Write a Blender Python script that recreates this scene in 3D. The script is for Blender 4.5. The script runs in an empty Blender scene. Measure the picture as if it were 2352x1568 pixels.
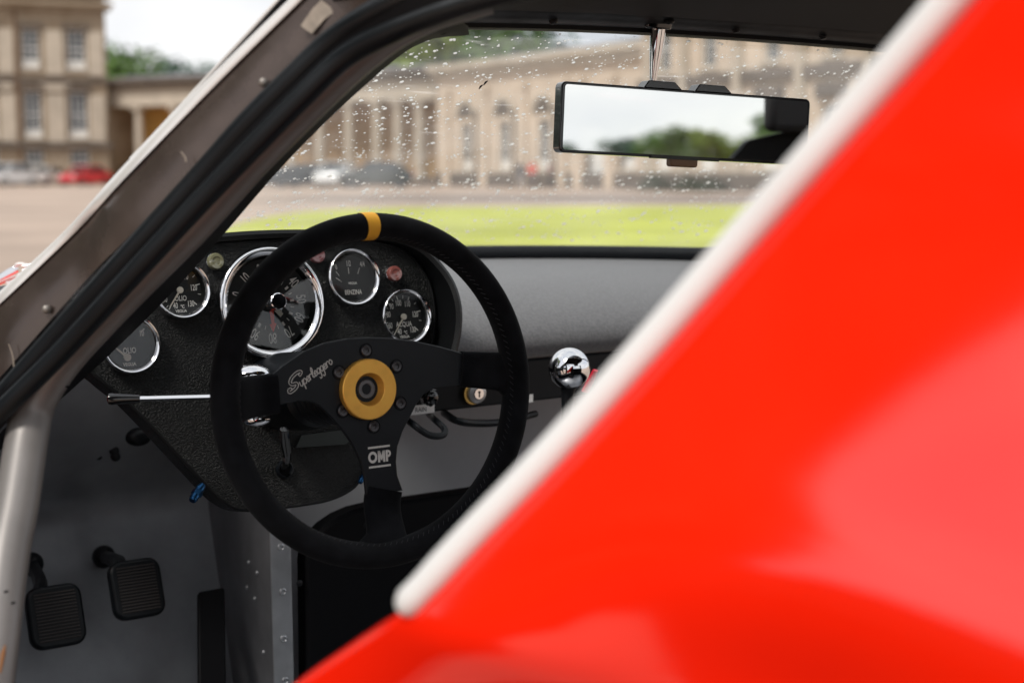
import bpy, math, random
from mathutils import Vector, Matrix
from math import sin, cos, pi, radians, sqrt, atan

S = bpy.context.scene
COL = S.collection
random.seed(7)
V = Vector

# ------------------------------------------------------------------ camera
YAW = radians(34.0)          # the view turns 34 degrees to the right of the car's nose (+Y)
FPX = 3267.0                 # 50 mm lens on a 36 mm frame, in units of a 2352 px wide picture
PITCH = atan((784 - 395) / FPX)
CAM = V((0.0, 0.0, 0.97))
FW = V((sin(YAW) * cos(PITCH), cos(YAW) * cos(PITCH), -sin(PITCH)))
RT = V((cos(YAW), -sin(YAW), 0.0))
UP = RT.cross(FW)
cam_d = bpy.data.cameras.new('camera')
cam = bpy.data.objects.new('camera', cam_d)
COL.objects.link(cam)
cam_d.lens = 50.0
cam_d.sensor_width = 36.0
cam_d.clip_start = 0.02
cam_d.clip_end = 3000.0
cam.matrix_world = Matrix(((RT.x, UP.x, -FW.x, CAM.x), (RT.y, UP.y, -FW.y, CAM.y), (RT.z, UP.z, -FW.z, CAM.z), (0, 0, 0, 1)))
cam_d.dof.use_dof = True
cam_d.dof.focus_distance = 1.53
cam_d.dof.aperture_fstop = 4.2
cam_d.dof.aperture_blades = 9
S.camera = cam

# ------------------------------------------------------------------ sky, sun, exposure
SUN_EL, SUN_HEAD = radians(52), radians(250)      # compass heading of the sun, clockwise from the car's nose
w = bpy.data.worlds.new('World')
S.world = w
w.use_nodes = True
nt = w.node_tree
nt.nodes.clear()
out = nt.nodes.new('ShaderNodeOutputWorld')
bg = nt.nodes.new('ShaderNodeBackground')
sky = nt.nodes.new('ShaderNodeTexSky')
sky.sky_type = 'NISHITA'
sky.sun_disc = False
sky.sun_elevation = SUN_EL
sky.sun_rotation = SUN_HEAD
tc = nt.nodes.new('ShaderNodeTexCoord')
mp = nt.nodes.new('ShaderNodeMapping')
mp.inputs['Scale'].default_value = (1.0, 1.0, 2.6)
nz = nt.nodes.new('ShaderNodeTexNoise')
nz.inputs['Scale'].default_value = 2.6
nz.inputs['Detail'].default_value = 6
nz.inputs['Roughness'].default_value = 0.55
rp = nt.nodes.new('ShaderNodeValToRGB')
rp.color_ramp.elements[0].position = 0.34
rp.color_ramp.elements[0].color = (4.2, 4.4, 4.8, 1)
rp.color_ramp.elements[1].position = 0.66
rp.color_ramp.elements[1].color = (6.3, 6.25, 6.15, 1)
nz2 = nt.nodes.new('ShaderNodeTexNoise')
nz2.inputs['Scale'].default_value = 1.7
nz2.inputs['Detail'].default_value = 4
rp2 = nt.nodes.new('ShaderNodeValToRGB')
rp2.color_ramp.elements[0].position = 0.36
rp2.color_ramp.elements[0].color = (0.72, 0.72, 0.72, 1)
rp2.color_ramp.elements[1].position = 0.52
rp2.color_ramp.elements[1].color = (1, 1, 1, 1)
mx = nt.nodes.new('ShaderNodeMix')
mx.data_type = 'RGBA'
L = nt.links.new
L(tc.outputs['Generated'], mp.inputs['Vector'])
L(mp.outputs['Vector'], nz.inputs['Vector'])
L(mp.outputs['Vector'], nz2.inputs['Vector'])
L(nz.outputs['Fac'], rp.inputs['Fac'])
L(nz2.outputs['Fac'], rp2.inputs['Fac'])
L(rp2.outputs['Color'], mx.inputs['Factor'])
L(sky.outputs['Color'], mx.inputs['A'])
L(rp.outputs['Color'], mx.inputs['B'])
L(mx.outputs['Result'], bg.inputs['Color'])
bg.inputs['Strength'].default_value = 0.10
L(bg.outputs['Background'], out.inputs['Surface'])

sun_d = bpy.data.lights.new('sun', 'SUN')
sun_d.energy = 1.5
sun_d.angle = radians(14)
sun_d.color = (1.0, 0.95, 0.88)
sun = bpy.data.objects.new('sun', sun_d)
COL.objects.link(sun)
sd = V((sin(SUN_HEAD) * cos(SUN_EL), cos(SUN_HEAD) * cos(SUN_EL), sin(SUN_EL)))
sun.rotation_euler = sd.to_track_quat('Z', 'Y').to_euler()
sun.location = (0, 0, 30)

S.view_settings.view_transform = 'Standard'
S.view_settings.look = 'None'
S.view_settings.exposure = 0.85
S.view_settings.gamma = 1.0
S.view_settings.use_curve_mapping = False
S.render.engine = 'CYCLES'
S.cycles.use_denoising = True
S.cycles.max_bounces = 8
S.cycles.transparent_max_bounces = 16
S.cycles.sample_clamp_indirect = 6.0
S.cycles.caustics_reflective = False
S.cycles.caustics_refractive = False


# ------------------------------------------------------------------ helpers
def ray(x, y):
    return FW + RT * ((x - 1176) / FPX) + UP * ((784 - y) / FPX)


def at(x, y, t):
    return CAM + ray(x, y) * t


def hit(x, y, p0, n):
    d = ray(x, y)
    return CAM + d * ((V(p0) - CAM).dot(n) / d.dot(n))


def proj(p):
    v = V(p) - CAM
    z = v.dot(FW)
    return 1176 + FPX * v.dot(RT) / z, 784 - FPX * v.dot(UP) / z


FH = V((sin(YAW), cos(YAW), 0))


def far(px, d, z=0.0):
    """a point at horizontal distance d ahead of the viewpoint, seen in column px"""
    p = CAM + (FH + RT * ((px - 1176) / FPX)) * d
    return V((p.x, p.y, z))


def zat(py, d):
    return CAM.z + (395 - py) / FPX * d


def crom(pts, n=6, closed=False):
    pts = [V(p) for p in pts]
    if len(pts) < 3:
        return pts
    o = []
    m = len(pts)
    rng = range(m) if closed else range(m - 1)
    for i in rng:
        if closed:
            a, b, c, d = pts[i - 1], pts[i], pts[(i + 1) % m], pts[(i + 2) % m]
        else:
            b, c = pts[i], pts[i + 1]
            a = pts[i - 1] if i > 0 else b * 2 - c
            d = pts[i + 2] if i + 2 < m else c * 2 - b
        for k in range(n):
            t = k / n
            o.append(0.5 * ((2 * b) + (c - a) * t + (2 * a - 5 * b + 4 * c - d) * t * t + (3 * b - a - 3 * c + d) * t ** 3))
    if not closed:
        o.append(pts[-1])
    return o


def sstep(a, b, x):
    t = max(0.0, min(1.0, (x - a) / (b - a)))
    return t * t * (3 - 2 * t)


class MB:
    """collects geometry; build() links it as one mesh object"""

    def __init__(s):
        s.v, s.f, s.m = [], [], []
        s.mi = 0

    def add(s, vs, fs):
        b = len(s.v)
        s.v += [V(p) for p in vs]
        s.f += [tuple(b + i for i in f) for f in fs]
        s.m += [s.mi] * len(fs)

    def box(s, c, sz, M=None):
        c = V(c)
        hx, hy, hz = sz[0] / 2, sz[1] / 2, sz[2] / 2
        vs = [V((i * hx, j * hy, k * hz)) for k in (-1, 1) for j in (-1, 1) for i in (-1, 1)]
        vs = [(M @ p if M else p) + c for p in vs]
        s.add(vs, [(0, 2, 3, 1), (4, 5, 7, 6), (0, 1, 5, 4), (2, 6, 7, 3), (0, 4, 6, 2), (1, 3, 7, 5)])
        return s

    def chbox(s, c, sz, r, axis=None, seg=3, M=None):
        """box with its four edges along local Z rounded"""
        hx, hy = sz[0] / 2 - r, sz[1] / 2 - r
        ring = []
        for q, (sx, sy) in enumerate(((1, 1), (-1, 1), (-1, -1), (1, -1))):
            for k in range(seg + 1):
                a = q * pi / 2 + k / seg * pi / 2
                ring.append((sx * hx + r * cos(a), sy * hy + r * sin(a)))
        return s.prism(ring, c, M or Matrix.Identity(3), -sz[2] / 2, sz[2] / 2)

    def prism(s, ring, c, M, z0, z1, bev=0.0):
        """2D ring (counter-clockwise) in the plane of M's first two columns, extruded along its third"""
        c = V(c)
        n = len(ring)
        lv = [(z0, 0.0), (z1, 0.0)] if not bev else [(z0, bev), (z0 + bev, 0), (z1 - bev, 0), (z1, bev)]
        rings = []
        for z, ins in lv:
            rr = ring if ins == 0 else inset(ring, ins)
            rings.append([c + M @ V((p[0], p[1], z)) for p in rr])
        vs = [p for r in rings for p in r]
        fs = []
        for k in range(len(rings) - 1):
            for i in range(n):
                j = (i + 1) % n
                fs.append((k * n + i, k * n + j, (k + 1) * n + j, (k + 1) * n + i))
        fs.append(tuple(range(n - 1, -1, -1)))
        fs.append(tuple(range((len(rings) - 1) * n, len(rings) * n)))
        s.add(vs, fs)
        return s

    def tube(s, path, r, seg=10, cap=True, up=None, flat=1.0, closed=False):
        path = [V(p) for p in path]
        n = len(path)
        rr = r if isinstance(r, (list, tuple)) else [r] * n
        if len(rr) != n:
            rr = [rr[0] + (rr[-1] - rr[0]) * i / (n - 1) for i in range(n)]
        vs = []
        prev = None
        for i, p in enumerate(path):
            if closed:
                t = (path[(i + 1) % n] - path[i - 1]).normalized()
            else:
                t = (path[min(i + 1, n - 1)] - path[max(i - 1, 0)]).normalized()
            if up is not None:
                a = (V(up) - t * t.dot(V(up))).normalized()
            elif prev is None:
                a = t.orthogonal().normalized()
            else:
                a = (prev - t * t.dot(prev)).normalized()
            prev = a
            b = t.cross(a)
            for k in range(seg):
                q = 2 * pi * k / seg
                vs.append(p + a * (rr[i] * flat * cos(q)) + b * (rr[i] * sin(q)))
        fs = []
        for i in range(n if closed else n - 1):
            i2 = (i + 1) % n
            for k in range(seg):
                k2 = (k + 1) % seg
                fs.append((i * seg + k, i * seg + k2, i2 * seg + k2, i2 * seg + k))
        if cap and not closed:
            fs.append(tuple(range(seg - 1, -1, -1)))
            fs.append(tuple(range((n - 1) * seg, n * seg)))
        s.add(vs, fs)
        return s

    def lathe(s, prof, c, M, seg=40, a0=0.0, a1=2 * pi):
        """profile of (radius, height along M's third column)"""
        c = V(c)
        full = abs(a1 - a0 - 2 * pi) < 1e-6
        n = seg if full else seg + 1
        vs = []
        for rad, h in prof:
            for k in range(n):
                a = a0 + (a1 - a0) * k / seg
                vs.append(c + M @ V((rad * cos(a), rad * sin(a), h)))
        fs = []
        for i in range(len(prof) - 1):
            for k in range(seg):
                k2 = (k + 1) % n
                fs.append((i * n + k, i * n + k2, (i + 1) * n + k2, (i + 1) * n + k))
        s.add(vs, fs)
        return s

    def grid(s, rows, closed=False):
        n = len(rows[0])
        vs = [p for r in rows for p in r]
        fs = []
        for i in range(len(rows) - 1):
            for k in range(n if closed else n - 1):
                k2 = (k + 1) % n
                fs.append((i * n + k, i * n + k2, (i + 1) * n + k2, (i + 1) * n + k))
        s.add(vs, fs)
        return s

    def shell(s, rows, off):
        """a sheet with thickness: off is a vector or a function of (i, k)"""
        n, m = len(rows[0]), len(rows)
        g = off if callable(off) else (lambda i, k: V(off))
        a = [V(p) for r in rows for p in r]
        b = [V(rows[i][k]) + g(i, k) for i in range(m) for k in range(n)]
        N = n * m
        fs = []
        for i in range(m - 1):
            for k in range(n - 1):
                q = (i * n + k, i * n + k + 1, (i + 1) * n + k + 1, (i + 1) * n + k)
                fs.append(q)
                fs.append(tuple(N + x for x in reversed(q)))
        bd = [(k, k + 1) for k in range(n - 1)]
        bd += [(i * n + n - 1, (i + 1) * n + n - 1) for i in range(m - 1)]
        bd += [((m - 1) * n + k + 1, (m - 1) * n + k) for k in range(n - 1)]
        bd += [((i + 1) * n, i * n) for i in range(m - 1)]
        for x, y in bd:
            fs.append((y, x, N + x, N + y))
        s.add(a + b, fs)
        return s

    def sphere(s, c, r, sc=(1, 1, 1), nu=16, nv=10, M=None):
        c = V(c)
        vs = []
        for j in range(nv + 1):
            ph = pi * j / nv
            for i in range(nu):
                th = 2 * pi * i / nu
                p = V((r * sc[0] * sin(ph) * cos(th), r * sc[1] * sin(ph) * sin(th), r * sc[2] * cos(ph)))
                vs.append(c + (M @ p if M else p))
        fs = []
        for j in range(nv):
            for i in range(nu):
                i2 = (i + 1) % nu
                if j == 0:
                    fs.append((i, nu + i, nu + i2))
                elif j == nv - 1:
                    fs.append((j * nu + i, (j + 1) * nu + i, j * nu + i2))
                else:
                    fs.append((j * nu + i, (j + 1) * nu + i, (j + 1) * nu + i2, j * nu + i2))
        s.add(vs, fs)
        return s

    def mesh(s, name, mats, smooth=35):
        me = bpy.data.meshes.new(name)
        me.from_pydata([tuple(p) for p in s.v], [], s.f)
        for m in (mats if isinstance(mats, (list, tuple)) else [mats]):
            me.materials.append(m)
        if any(s.m):
            me.polygons.foreach_set('material_index', s.m)
        if smooth:
            me.polygons.foreach_set('use_smooth', [True] * len(me.polygons))
            me.set_sharp_from_angle(angle=radians(smooth))
        me.update()
        return me

    def build(s, name, mats, parent=None, smooth=35, bevel=0.0, fix=False):
        me = s.mesh(name, mats, smooth)
        if fix:
            import bmesh
            bm = bmesh.new()
            bm.from_mesh(me)
            bmesh.ops.recalc_face_normals(bm, faces=bm.faces)
            bm.to_mesh(me)
            bm.free()
        o = bpy.data.objects.new(name, me)
        COL.objects.link(o)
        if bevel:
            b = o.modifiers.new('bevel', 'BEVEL')
            b.width = bevel
            b.segments = 2
            b.limit_method = 'ANGLE'
            b.angle_limit = radians(40)
        attach(o, parent)
        return o


def attach(o, parent):
    if parent is not None:
        o.parent = parent
        if parent.type == 'EMPTY':
            o.matrix_parent_inverse = Matrix.Translation(parent.location).inverted()


def inset(ring, d):
    n = len(ring)
    o = []
    for i in range(n):
        a, b, c = V(ring[i - 1]), V(ring[i]), V(ring[(i + 1) % n])
        e1, e2 = (b - a), (c - b)
        n1 = V((-e1.y, e1.x)).normalized() if e1.length > 1e-9 else V((0, 0))
        n2 = V((-e2.y, e2.x)).normalized() if e2.length > 1e-9 else V((0, 0))
        m = n1 + n2
        if m.length < 1e-6:
            m = n1
        m.normalize()
        k = max(0.35, m.dot(n1))
        o.append(tuple(b + m * (d / k)))
    return o


def ccw(r):
    a = sum(r[i - 1][0] * r[i][1] - r[i][0] * r[i - 1][1] for i in range(len(r)))
    return r if a > 0 else r[::-1]


def thing(name, loc, label=None, cat=None, group=None):
    o = bpy.data.objects.new(name, None)
    o.empty_display_size = 0.2
    COL.objects.link(o)
    o.location = loc
    return tag(o, label, cat, group)


def tag(o, label=None, cat=None, group=None, kind=None):
    for k, x in (('label', label), ('category', cat), ('group', group), ('kind', kind)):
        if x:
            o[k] = x
    return o


def text_geo(body, size, xs=1.0, bold=0.0, shear=0.0, space=1.0):
    """flat lettering as (verts, faces), centred on the origin"""
    cu = bpy.data.curves.new('t', 'FONT')
    cu.body = body
    cu.size = size
    cu.align_x = 'CENTER'
    cu.align_y = 'CENTER'
    cu.offset = bold
    cu.shear = shear
    cu.space_character = space
    cu.resolution_u = 4
    ob = bpy.data.objects.new('t', cu)
    COL.objects.link(ob)
    dg = bpy.context.evaluated_depsgraph_get()
    me = bpy.data.meshes.new_from_object(ob.evaluated_get(dg))
    vs = [V((v.co.x * xs, v.co.y, 0)) for v in me.vertices]
    fs = [tuple(p.vertices) for p in me.polygons]
    bpy.data.objects.remove(ob)
    bpy.data.curves.remove(cu)
    bpy.data.meshes.remove(me)
    if vs:
        cx = (min(v.x for v in vs) + max(v.x for v in vs)) / 2
        cy = (min(v.y for v in vs) + max(v.y for v in vs)) / 2
        vs = [v - V((cx, cy, 0)) for v in vs]
    return vs, fs


# ------------------------------------------------------------------ materials
def mat(name, col, rough=0.5, metal=0.0, coat=0.0, var=0.0, vscale=8.0, bump=0.0, bscale=60.0, btype='NOISE',
        sheen=0.0, spec=None, rvar=0.0, col2=None, stretch=None, coords='Object', bdist=0.001):
    m = bpy.data.materials.new(name)
    m.use_nodes = True
    n = m.node_tree.nodes
    l = m.node_tree.links.new
    b = n['Principled BSDF']
    b.inputs['Base Color'].default_value = (*col, 1)
    b.inputs['Roughness'].default_value = rough
    b.inputs['Metallic'].default_value = metal
    b.inputs['Coat Weight'].default_value = coat
    b.inputs['Coat Roughness'].default_value = 0.03
    if sheen:
        b.inputs['Sheen Weight'].default_value = sheen
        b.inputs['Sheen Roughness'].default_value = 0.5
    if spec is not None:
        b.inputs['Specular IOR Level'].default_value = spec
    tcn = n.new('ShaderNodeTexCoord')
    src = tcn.outputs[coords]
    if stretch:
        mpn = n.new('ShaderNodeMapping')
        mpn.inputs['Scale'].default_value = stretch
        l(src, mpn.inputs['Vector'])
        src = mpn.outputs['Vector']
    if var or col2 or rvar:
        t = n.new('ShaderNodeTexNoise')
        t.inputs['Scale'].default_value = vscale
        t.inputs['Detail'].default_value = 7
        t.inputs['Roughness'].default_value = 0.6
        l(src, t.inputs['Vector'])
        if var or col2:
            r = n.new('ShaderNodeValToRGB')
            r.color_ramp.elements[0].position = 0.32
            r.color_ramp.elements[1].position = 0.68
            c2 = col2 or tuple(c * (1 + var) for c in col)
            c1 = col if col2 else tuple(c * (1 - var) for c in col)
            r.color_ramp.elements[0].color = (*c1, 1)
            r.color_ramp.elements[1].color = (*c2, 1)
            l(t.outputs['Fac'], r.inputs['Fac'])
            l(r.outputs['Color'], b.inputs['Base Color'])
        if rvar:
            q = n.new('ShaderNodeMapRange')
            q.inputs['From Min'].default_value = 0.3
            q.inputs['From Max'].default_value = 0.7
            q.inputs['To Min'].default_value = max(0.02, rough - rvar)
            q.inputs['To Max'].default_value = min(1, rough + rvar)
            l(t.outputs['Fac'], q.inputs['Value'])
            l(q.outputs['Result'], b.inputs['Roughness'])
    if bump:
        if btype == 'VORONOI':
            t2 = n.new('ShaderNodeTexVoronoi')
            t2.inputs['Scale'].default_value = bscale
            h = t2.outputs['Distance']
        else:
            t2 = n.new('ShaderNodeTexNoise')
            t2.inputs['Scale'].default_value = bscale
            t2.inputs['Detail'].default_value = 3
            h = t2.outputs['Fac']
        l(src, t2.inputs['Vector'])
        bp = n.new('ShaderNodeBump')
        bp.inputs['Strength'].default_value = bump
        bp.inputs['Distance'].default_value = bdist
        l(h, bp.inputs['Height'])
        l(bp.outputs['Normal'], b.inputs['Normal'])
    return m


def glass_mat(name, tint=(1, 1, 1), dirt=0.0, dirt_col=(0.8, 0.8, 0.8), ior=1.45, scratch=False, refl=1.0):
    """thin clear sheet: what is behind shows through, plus the sheet's own reflection and a film of dust"""
    m = bpy.data.materials.new(name)
    m.use_nodes = True
    n = m.node_tree.nodes
    l = m.node_tree.links.new
    n.clear()
    o = n.new('ShaderNodeOutputMaterial')
    tr = n.new('ShaderNodeBsdfTransparent')
    tr.inputs['Color'].default_value = (*tint, 1)
    gl = n.new('ShaderNodeBsdfGlossy')
    gl.inputs['Roughness'].default_value = 0.015
    fr = n.new('ShaderNodeFresnel')
    fr.inputs['IOR'].default_value = ior
    sc = n.new('ShaderNodeMath')
    sc.operation = 'MULTIPLY'
    sc.inputs[1].default_value = refl
    l(fr.outputs['Fac'], sc.inputs[0])
    m1 = n.new('ShaderNodeMixShader')
    l(sc.outputs[0], m1.inputs['Fac'])
    l(tr.outputs[0], m1.inputs[1])
    l(gl.outputs[0], m1.inputs[2])
    last = m1
    if dirt:
        di = n.new('ShaderNodeBsdfTranslucent')
        di.inputs['Color'].default_value = (*dirt_col, 1)
        tcn = n.new('ShaderNodeTexCoord')
        nz_ = n.new('ShaderNodeTexNoise')
        nz_.inputs['Scale'].default_value = 7
        nz_.inputs['Detail'].default_value = 8
        l(tcn.outputs['Object'], nz_.inputs['Vector'])
        rg = n.new('ShaderNodeMapRange')
        rg.inputs['From Min'].default_value = 0.35
        rg.inputs['From Max'].default_value = 0.75
        rg.inputs['To Min'].default_value = dirt * 0.5
        rg.inputs['To Max'].default_value = dirt * 1.9
        l(nz_.outputs['Fac'], rg.inputs['Value'])
        fac = rg.outputs['Result']
        if scratch:
            mpn = n.new('ShaderNodeMapping')
            mpn.inputs['Scale'].default_value = (9, 9, 420)
            mpn.inputs['Rotation'].default_value = (0.12, 0.05, 0.0)
            l(tcn.outputs['Object'], mpn.inputs['Vector'])
            n3 = n.new('ShaderNodeTexNoise')
            n3.inputs['Scale'].default_value = 1.0
            n3.inputs['Detail'].default_value = 2
            l(mpn.outputs['Vector'], n3.inputs['Vector'])
            r3 = n.new('ShaderNodeMapRange')
            r3.inputs['From Min'].default_value = 0.66
            r3.inputs['From Max'].default_value = 0.74
            r3.inputs['To Min'].default_value = 0
            r3.inputs['To Max'].default_value = 0.16
            l(n3.outputs['Fac'], r3.inputs['Value'])
            ad = n.new('ShaderNodeMath')
            l(fac, ad.inputs[0])
            l(r3.outputs['Result'], ad.inputs[1])
            fac = ad.outputs[0]
        m2 = n.new('ShaderNodeMixShader')
        l(fac, m2.inputs['Fac'])
        l(m1.outputs[0], m2.inputs[1])
        l(di.outputs[0], m2.inputs[2])
        last = m2
    l(last.outputs[0], o.inputs['Surface'])
    return m


M = dict(
    suede=mat('black_suede', (0.0055, 0.006, 0.0075), 0.92, var=0.5, vscale=35, bump=0.35, bscale=700, sheen=0.03, spec=0.1),
    anod=mat('black_anodised', (0.009, 0.0105, 0.0135), 0.42, var=0.15, vscale=30, bump=0.03, bscale=900, rvar=0.06, spec=0.28),
    gold=mat('gold_anodised', (1.0, 0.53, 0.105), 0.45, metal=0.7, var=0.08, vscale=60, bump=0.03, bscale=500),
    tape=mat('amber_tape', (0.85, 0.42, 0.03), 0.7, bump=0.1, bscale=400),
    leather=mat('grained_black_vinyl', (0.001, 0.0013, 0.0013), 0.27, bump=1.0, bscale=520, bdist=0.0038, spec=0.24, col2=(0.009, 0.010, 0.010), vscale=520),
    vinyl=mat('smooth_black_vinyl', (0.003, 0.0034, 0.004), 0.5, spec=0.25, bump=0.25, bscale=500),
    pad=mat('grey_dash_suede', (0.118, 0.118, 0.124), 0.85, var=0.25, vscale=260, bump=0.6, bscale=320, sheen=0.3),
    rubber=mat('black_rubber', (0.003, 0.0042, 0.006), 0.42, spec=0.28, rvar=0.1, vscale=15),
    black=mat('black_trim', (0.003, 0.003, 0.004), 0.6, bump=0.08, bscale=300, spec=0.12),
    blacksat=mat('black_satin_metal', (0.009, 0.010, 0.012), 0.45, rvar=0.1, vscale=20, spec=0.2),
    chrome=mat('chrome', (0.83, 0.83, 0.85), 0.04, metal=1.0),
    polish=mat('polished_ball', (0.80, 0.80, 0.82), 0.02, metal=1.0),
    steel=mat('brushed_steel', (0.5, 0.5, 0.51), 0.35, metal=0.6, var=0.15, vscale=40),
    alu=mat('dull_aluminium', (0.31, 0.325, 0.345), 0.42, metal=0.5, var=0.18, vscale=9, rvar=0.12),
    alustrip=mat('bare_aluminium', (0.42, 0.43, 0.45), 0.42, metal=0.8, var=0.15, vscale=20, rvar=0.1),
    pillar=mat('worn_grey_paint', (0.092, 0.07, 0.061), 0.26, metal=0.55, var=0.18, vscale=14, rvar=0.1),
    fwall=mat('grey_firewall_paint', (0.41, 0.415, 0.44), 0.6, var=0.1, vscale=6),
    tubegrey=mat('grey_frame_paint', (0.205, 0.192, 0.182), 0.42, metal=0.3, var=0.08, vscale=25),
    trimwhite=mat('polished_trim', (0.80, 0.78, 0.76), 0.38, metal=0.5),
    sealwhite=mat('white_rubber_bead', (0.70, 0.695, 0.685), 0.5),
    red=mat('red_paint', (0.86, 0.014, 0.002), 0.5, coat=1.0, spec=0.0),
    redplastic=mat('red_plastic', (0.75, 0.02, 0.05), 0.35),
    dial=mat('black_dial', (0.006, 0.0075, 0.0075), 0.55),
    print=mat('white_print', (0.95, 0.94, 0.88), 0.6),
    logo=mat('silver_print', (0.60, 0.59, 0.56), 0.55),
    needle=mat('ivory_needle', (0.74, 0.70, 0.60), 0.5),
    redneedle=mat('red_needle', (0.85, 0.05, 0.02), 0.4),
    gglass=glass_mat('gauge_glass', refl=2.1), gclear=glass_mat('clear_gauge_glass', refl=0.7),
    screen=glass_mat('windscreen_glass', tint=(0.97, 0.985, 0.975), dirt=0.075, dirt_col=(0.95, 0.93, 0.9), scratch=True, refl=0.3),
    pane=glass_mat('clear_pane', tint=(0.97, 0.98, 0.98)),
    mirror=mat('mirror_silver', (0.98, 0.985, 0.98), 0.012, metal=1.0),
    amber=mat('brown_clip', (0.20, 0.10, 0.035), 0.3),
    label=mat('paper_label', (0.88, 0.87, 0.85), 0.5),
    ink=mat('black_ink', (0.015, 0.015, 0.015), 0.6),
    blue=mat('blue_anodised', (0.015, 0.07, 0.17), 0.28, metal=0.9),
    brass=mat('brass', (0.62, 0.45, 0.16), 0.25, metal=1.0),
    bakelite=mat('black_bakelite', (0.006, 0.006, 0.007), 0.12, coat=0.5),
    lens_g=mat('yellow_green_lens', (0.17, 0.165, 0.10), 0.12, coat=1.0),
    lens_r=mat('pale_red_lens', (0.22, 0.07, 0.06), 0.12, coat=1.0),
    lens_d=mat('dark_red_lens', (0.16, 0.06, 0.065), 0.12, coat=1.0),
    patch=mat('tape_residue', (0.30, 0.25, 0.20), 0.6, var=0.25, vscale=60),
    padlit=mat('black_foam', (0.008, 0.008, 0.01), 0.8, bump=0.2, bscale=200),  # plain black foam of the roll bar pad
)
drop = bpy.data.materials.new('water_drop')          # clear water drawn milky white to stand in for sky light bent through it
drop.use_nodes = True
_n = drop.node_tree.nodes
_n.clear()
_o, _t, _g, _m = (_n.new(k) for k in ('ShaderNodeOutputMaterial', 'ShaderNodeBsdfTranslucent', 'ShaderNodeBsdfRefraction', 'ShaderNodeMixShader'))
_t.inputs['Color'].default_value = (0.98, 0.97, 0.93, 1)
_g.inputs['IOR'].default_value = 1.33
_g.inputs['Roughness'].default_value = 0.1
_m.inputs['Fac'].default_value = 0.06
drop.node_tree.links.new(_t.outputs[0], _m.inputs[1])
drop.node_tree.links.new(_g.outputs[0], _m.inputs[2])
drop.node_tree.links.new(_m.outputs[0], _o.inputs['Surface'])
M['drop'] = drop

I3 = Matrix.Identity(3)


def basis(x, y, z):
    return Matrix((x, y, z)).transposed()


# =================================================================== GROUND
def ground_mat():
    m = mat('pink_gravel', (0.41, 0.315, 0.25), 0.95, var=0.26, vscale=0.16, bump=0.3, bscale=40, coords='Object')
    return m


g = MB()
n = 24
rows = []
for i in range(n + 1):
    r = []
    for k in range(n + 1):
        r.append(V(((k / n - 0.5) * 2400, (i / n - 0.5) * 2400, 0)))
    rows.append(r)
tag(g.grid(rows).build('ground', ground_mat(), smooth=0), kind='structure')

GN = V((0, 0, 1))
lawn_px = [(420, 600), (480, 552), (540, 520), (620, 501), (720, 488), (860, 481), (1060, 478), (1300, 477), (1600, 475), (1950, 473), (2300, 474)]
edge = [hit(x, y, (0, 0, 0), GN) for x, y in lawn_px]
lawn_ring = [(p.x, p.y) for p in crom(edge, 5)]
lawn_ring += [(40, 14), (30, 5), (8, 5.5), (5, 8)]
lm = mat('mown_grass', (0.40, 0.43, 0.05), 0.9, var=0.3, vscale=0.35, bump=0.6, bscale=30)
tag(MB().prism(ccw(lawn_ring), (0, 0, 0), I3, -0.05, 0.03).build('lawn', lm, smooth=0), kind='structure')
road_ring = [(p.x, p.y) for p in (hit(500, 462, (0, 0, 0), GN), hit(2600, 470, (0, 0, 0), GN), hit(2600, 449, (0, 0, 0), GN), hit(900, 447, (0, 0, 0), GN))]
tag(MB().prism(ccw(road_ring), (0, 0, 0), I3, -0.05, 0.006).build('road', mat('grey_gravel_road', (0.22, 0.175, 0.15), 0.95, var=0.12, vscale=0.3), smooth=0), kind='structure')

# =================================================================== BUILDINGS
stone = mat('brown_sandstone', (0.23, 0.17, 0.11), 0.9, col2=(0.36, 0.29, 0.215), vscale=0.7, bump=0.3, bscale=6)
stone_l = mat('pale_sandstone', (0.48, 0.415, 0.335), 0.9, var=0.14, vscale=0.8, bump=0.3, bscale=6)
stone_w = mat('cream_sandstone', (0.57, 0.47, 0.37), 0.9, var=0.12, vscale=0.6, bump=0.3, bscale=6)
stone_d = mat('weathered_stone', (0.13, 0.105, 0.085), 0.9, var=0.25, vscale=1.2, bump=0.3, bscale=6)
ochre = mat('ochre_render', (0.70, 0.40, 0.12), 0.9, var=0.12, vscale=0.5)
tan_wall = mat('tan_render', (0.52, 0.35, 0.20), 0.9, var=0.12, vscale=0.5)
slate = mat('roof_slate', (0.16, 0.165, 0.18), 0.6, var=0.2, vscale=1.5)
wpaint = mat('white_joinery', (0.70, 0.69, 0.66), 0.5)
wglass = mat('window_glass', (0.035, 0.042, 0.052), 0.12, coat=0.4, var=0.3, vscale=0.6)
wblind = mat('white_blind', (0.72, 0.71, 0.68), 0.7)
dgreen = mat('dark_joinery', (0.05, 0.045, 0.04), 0.5)


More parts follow.
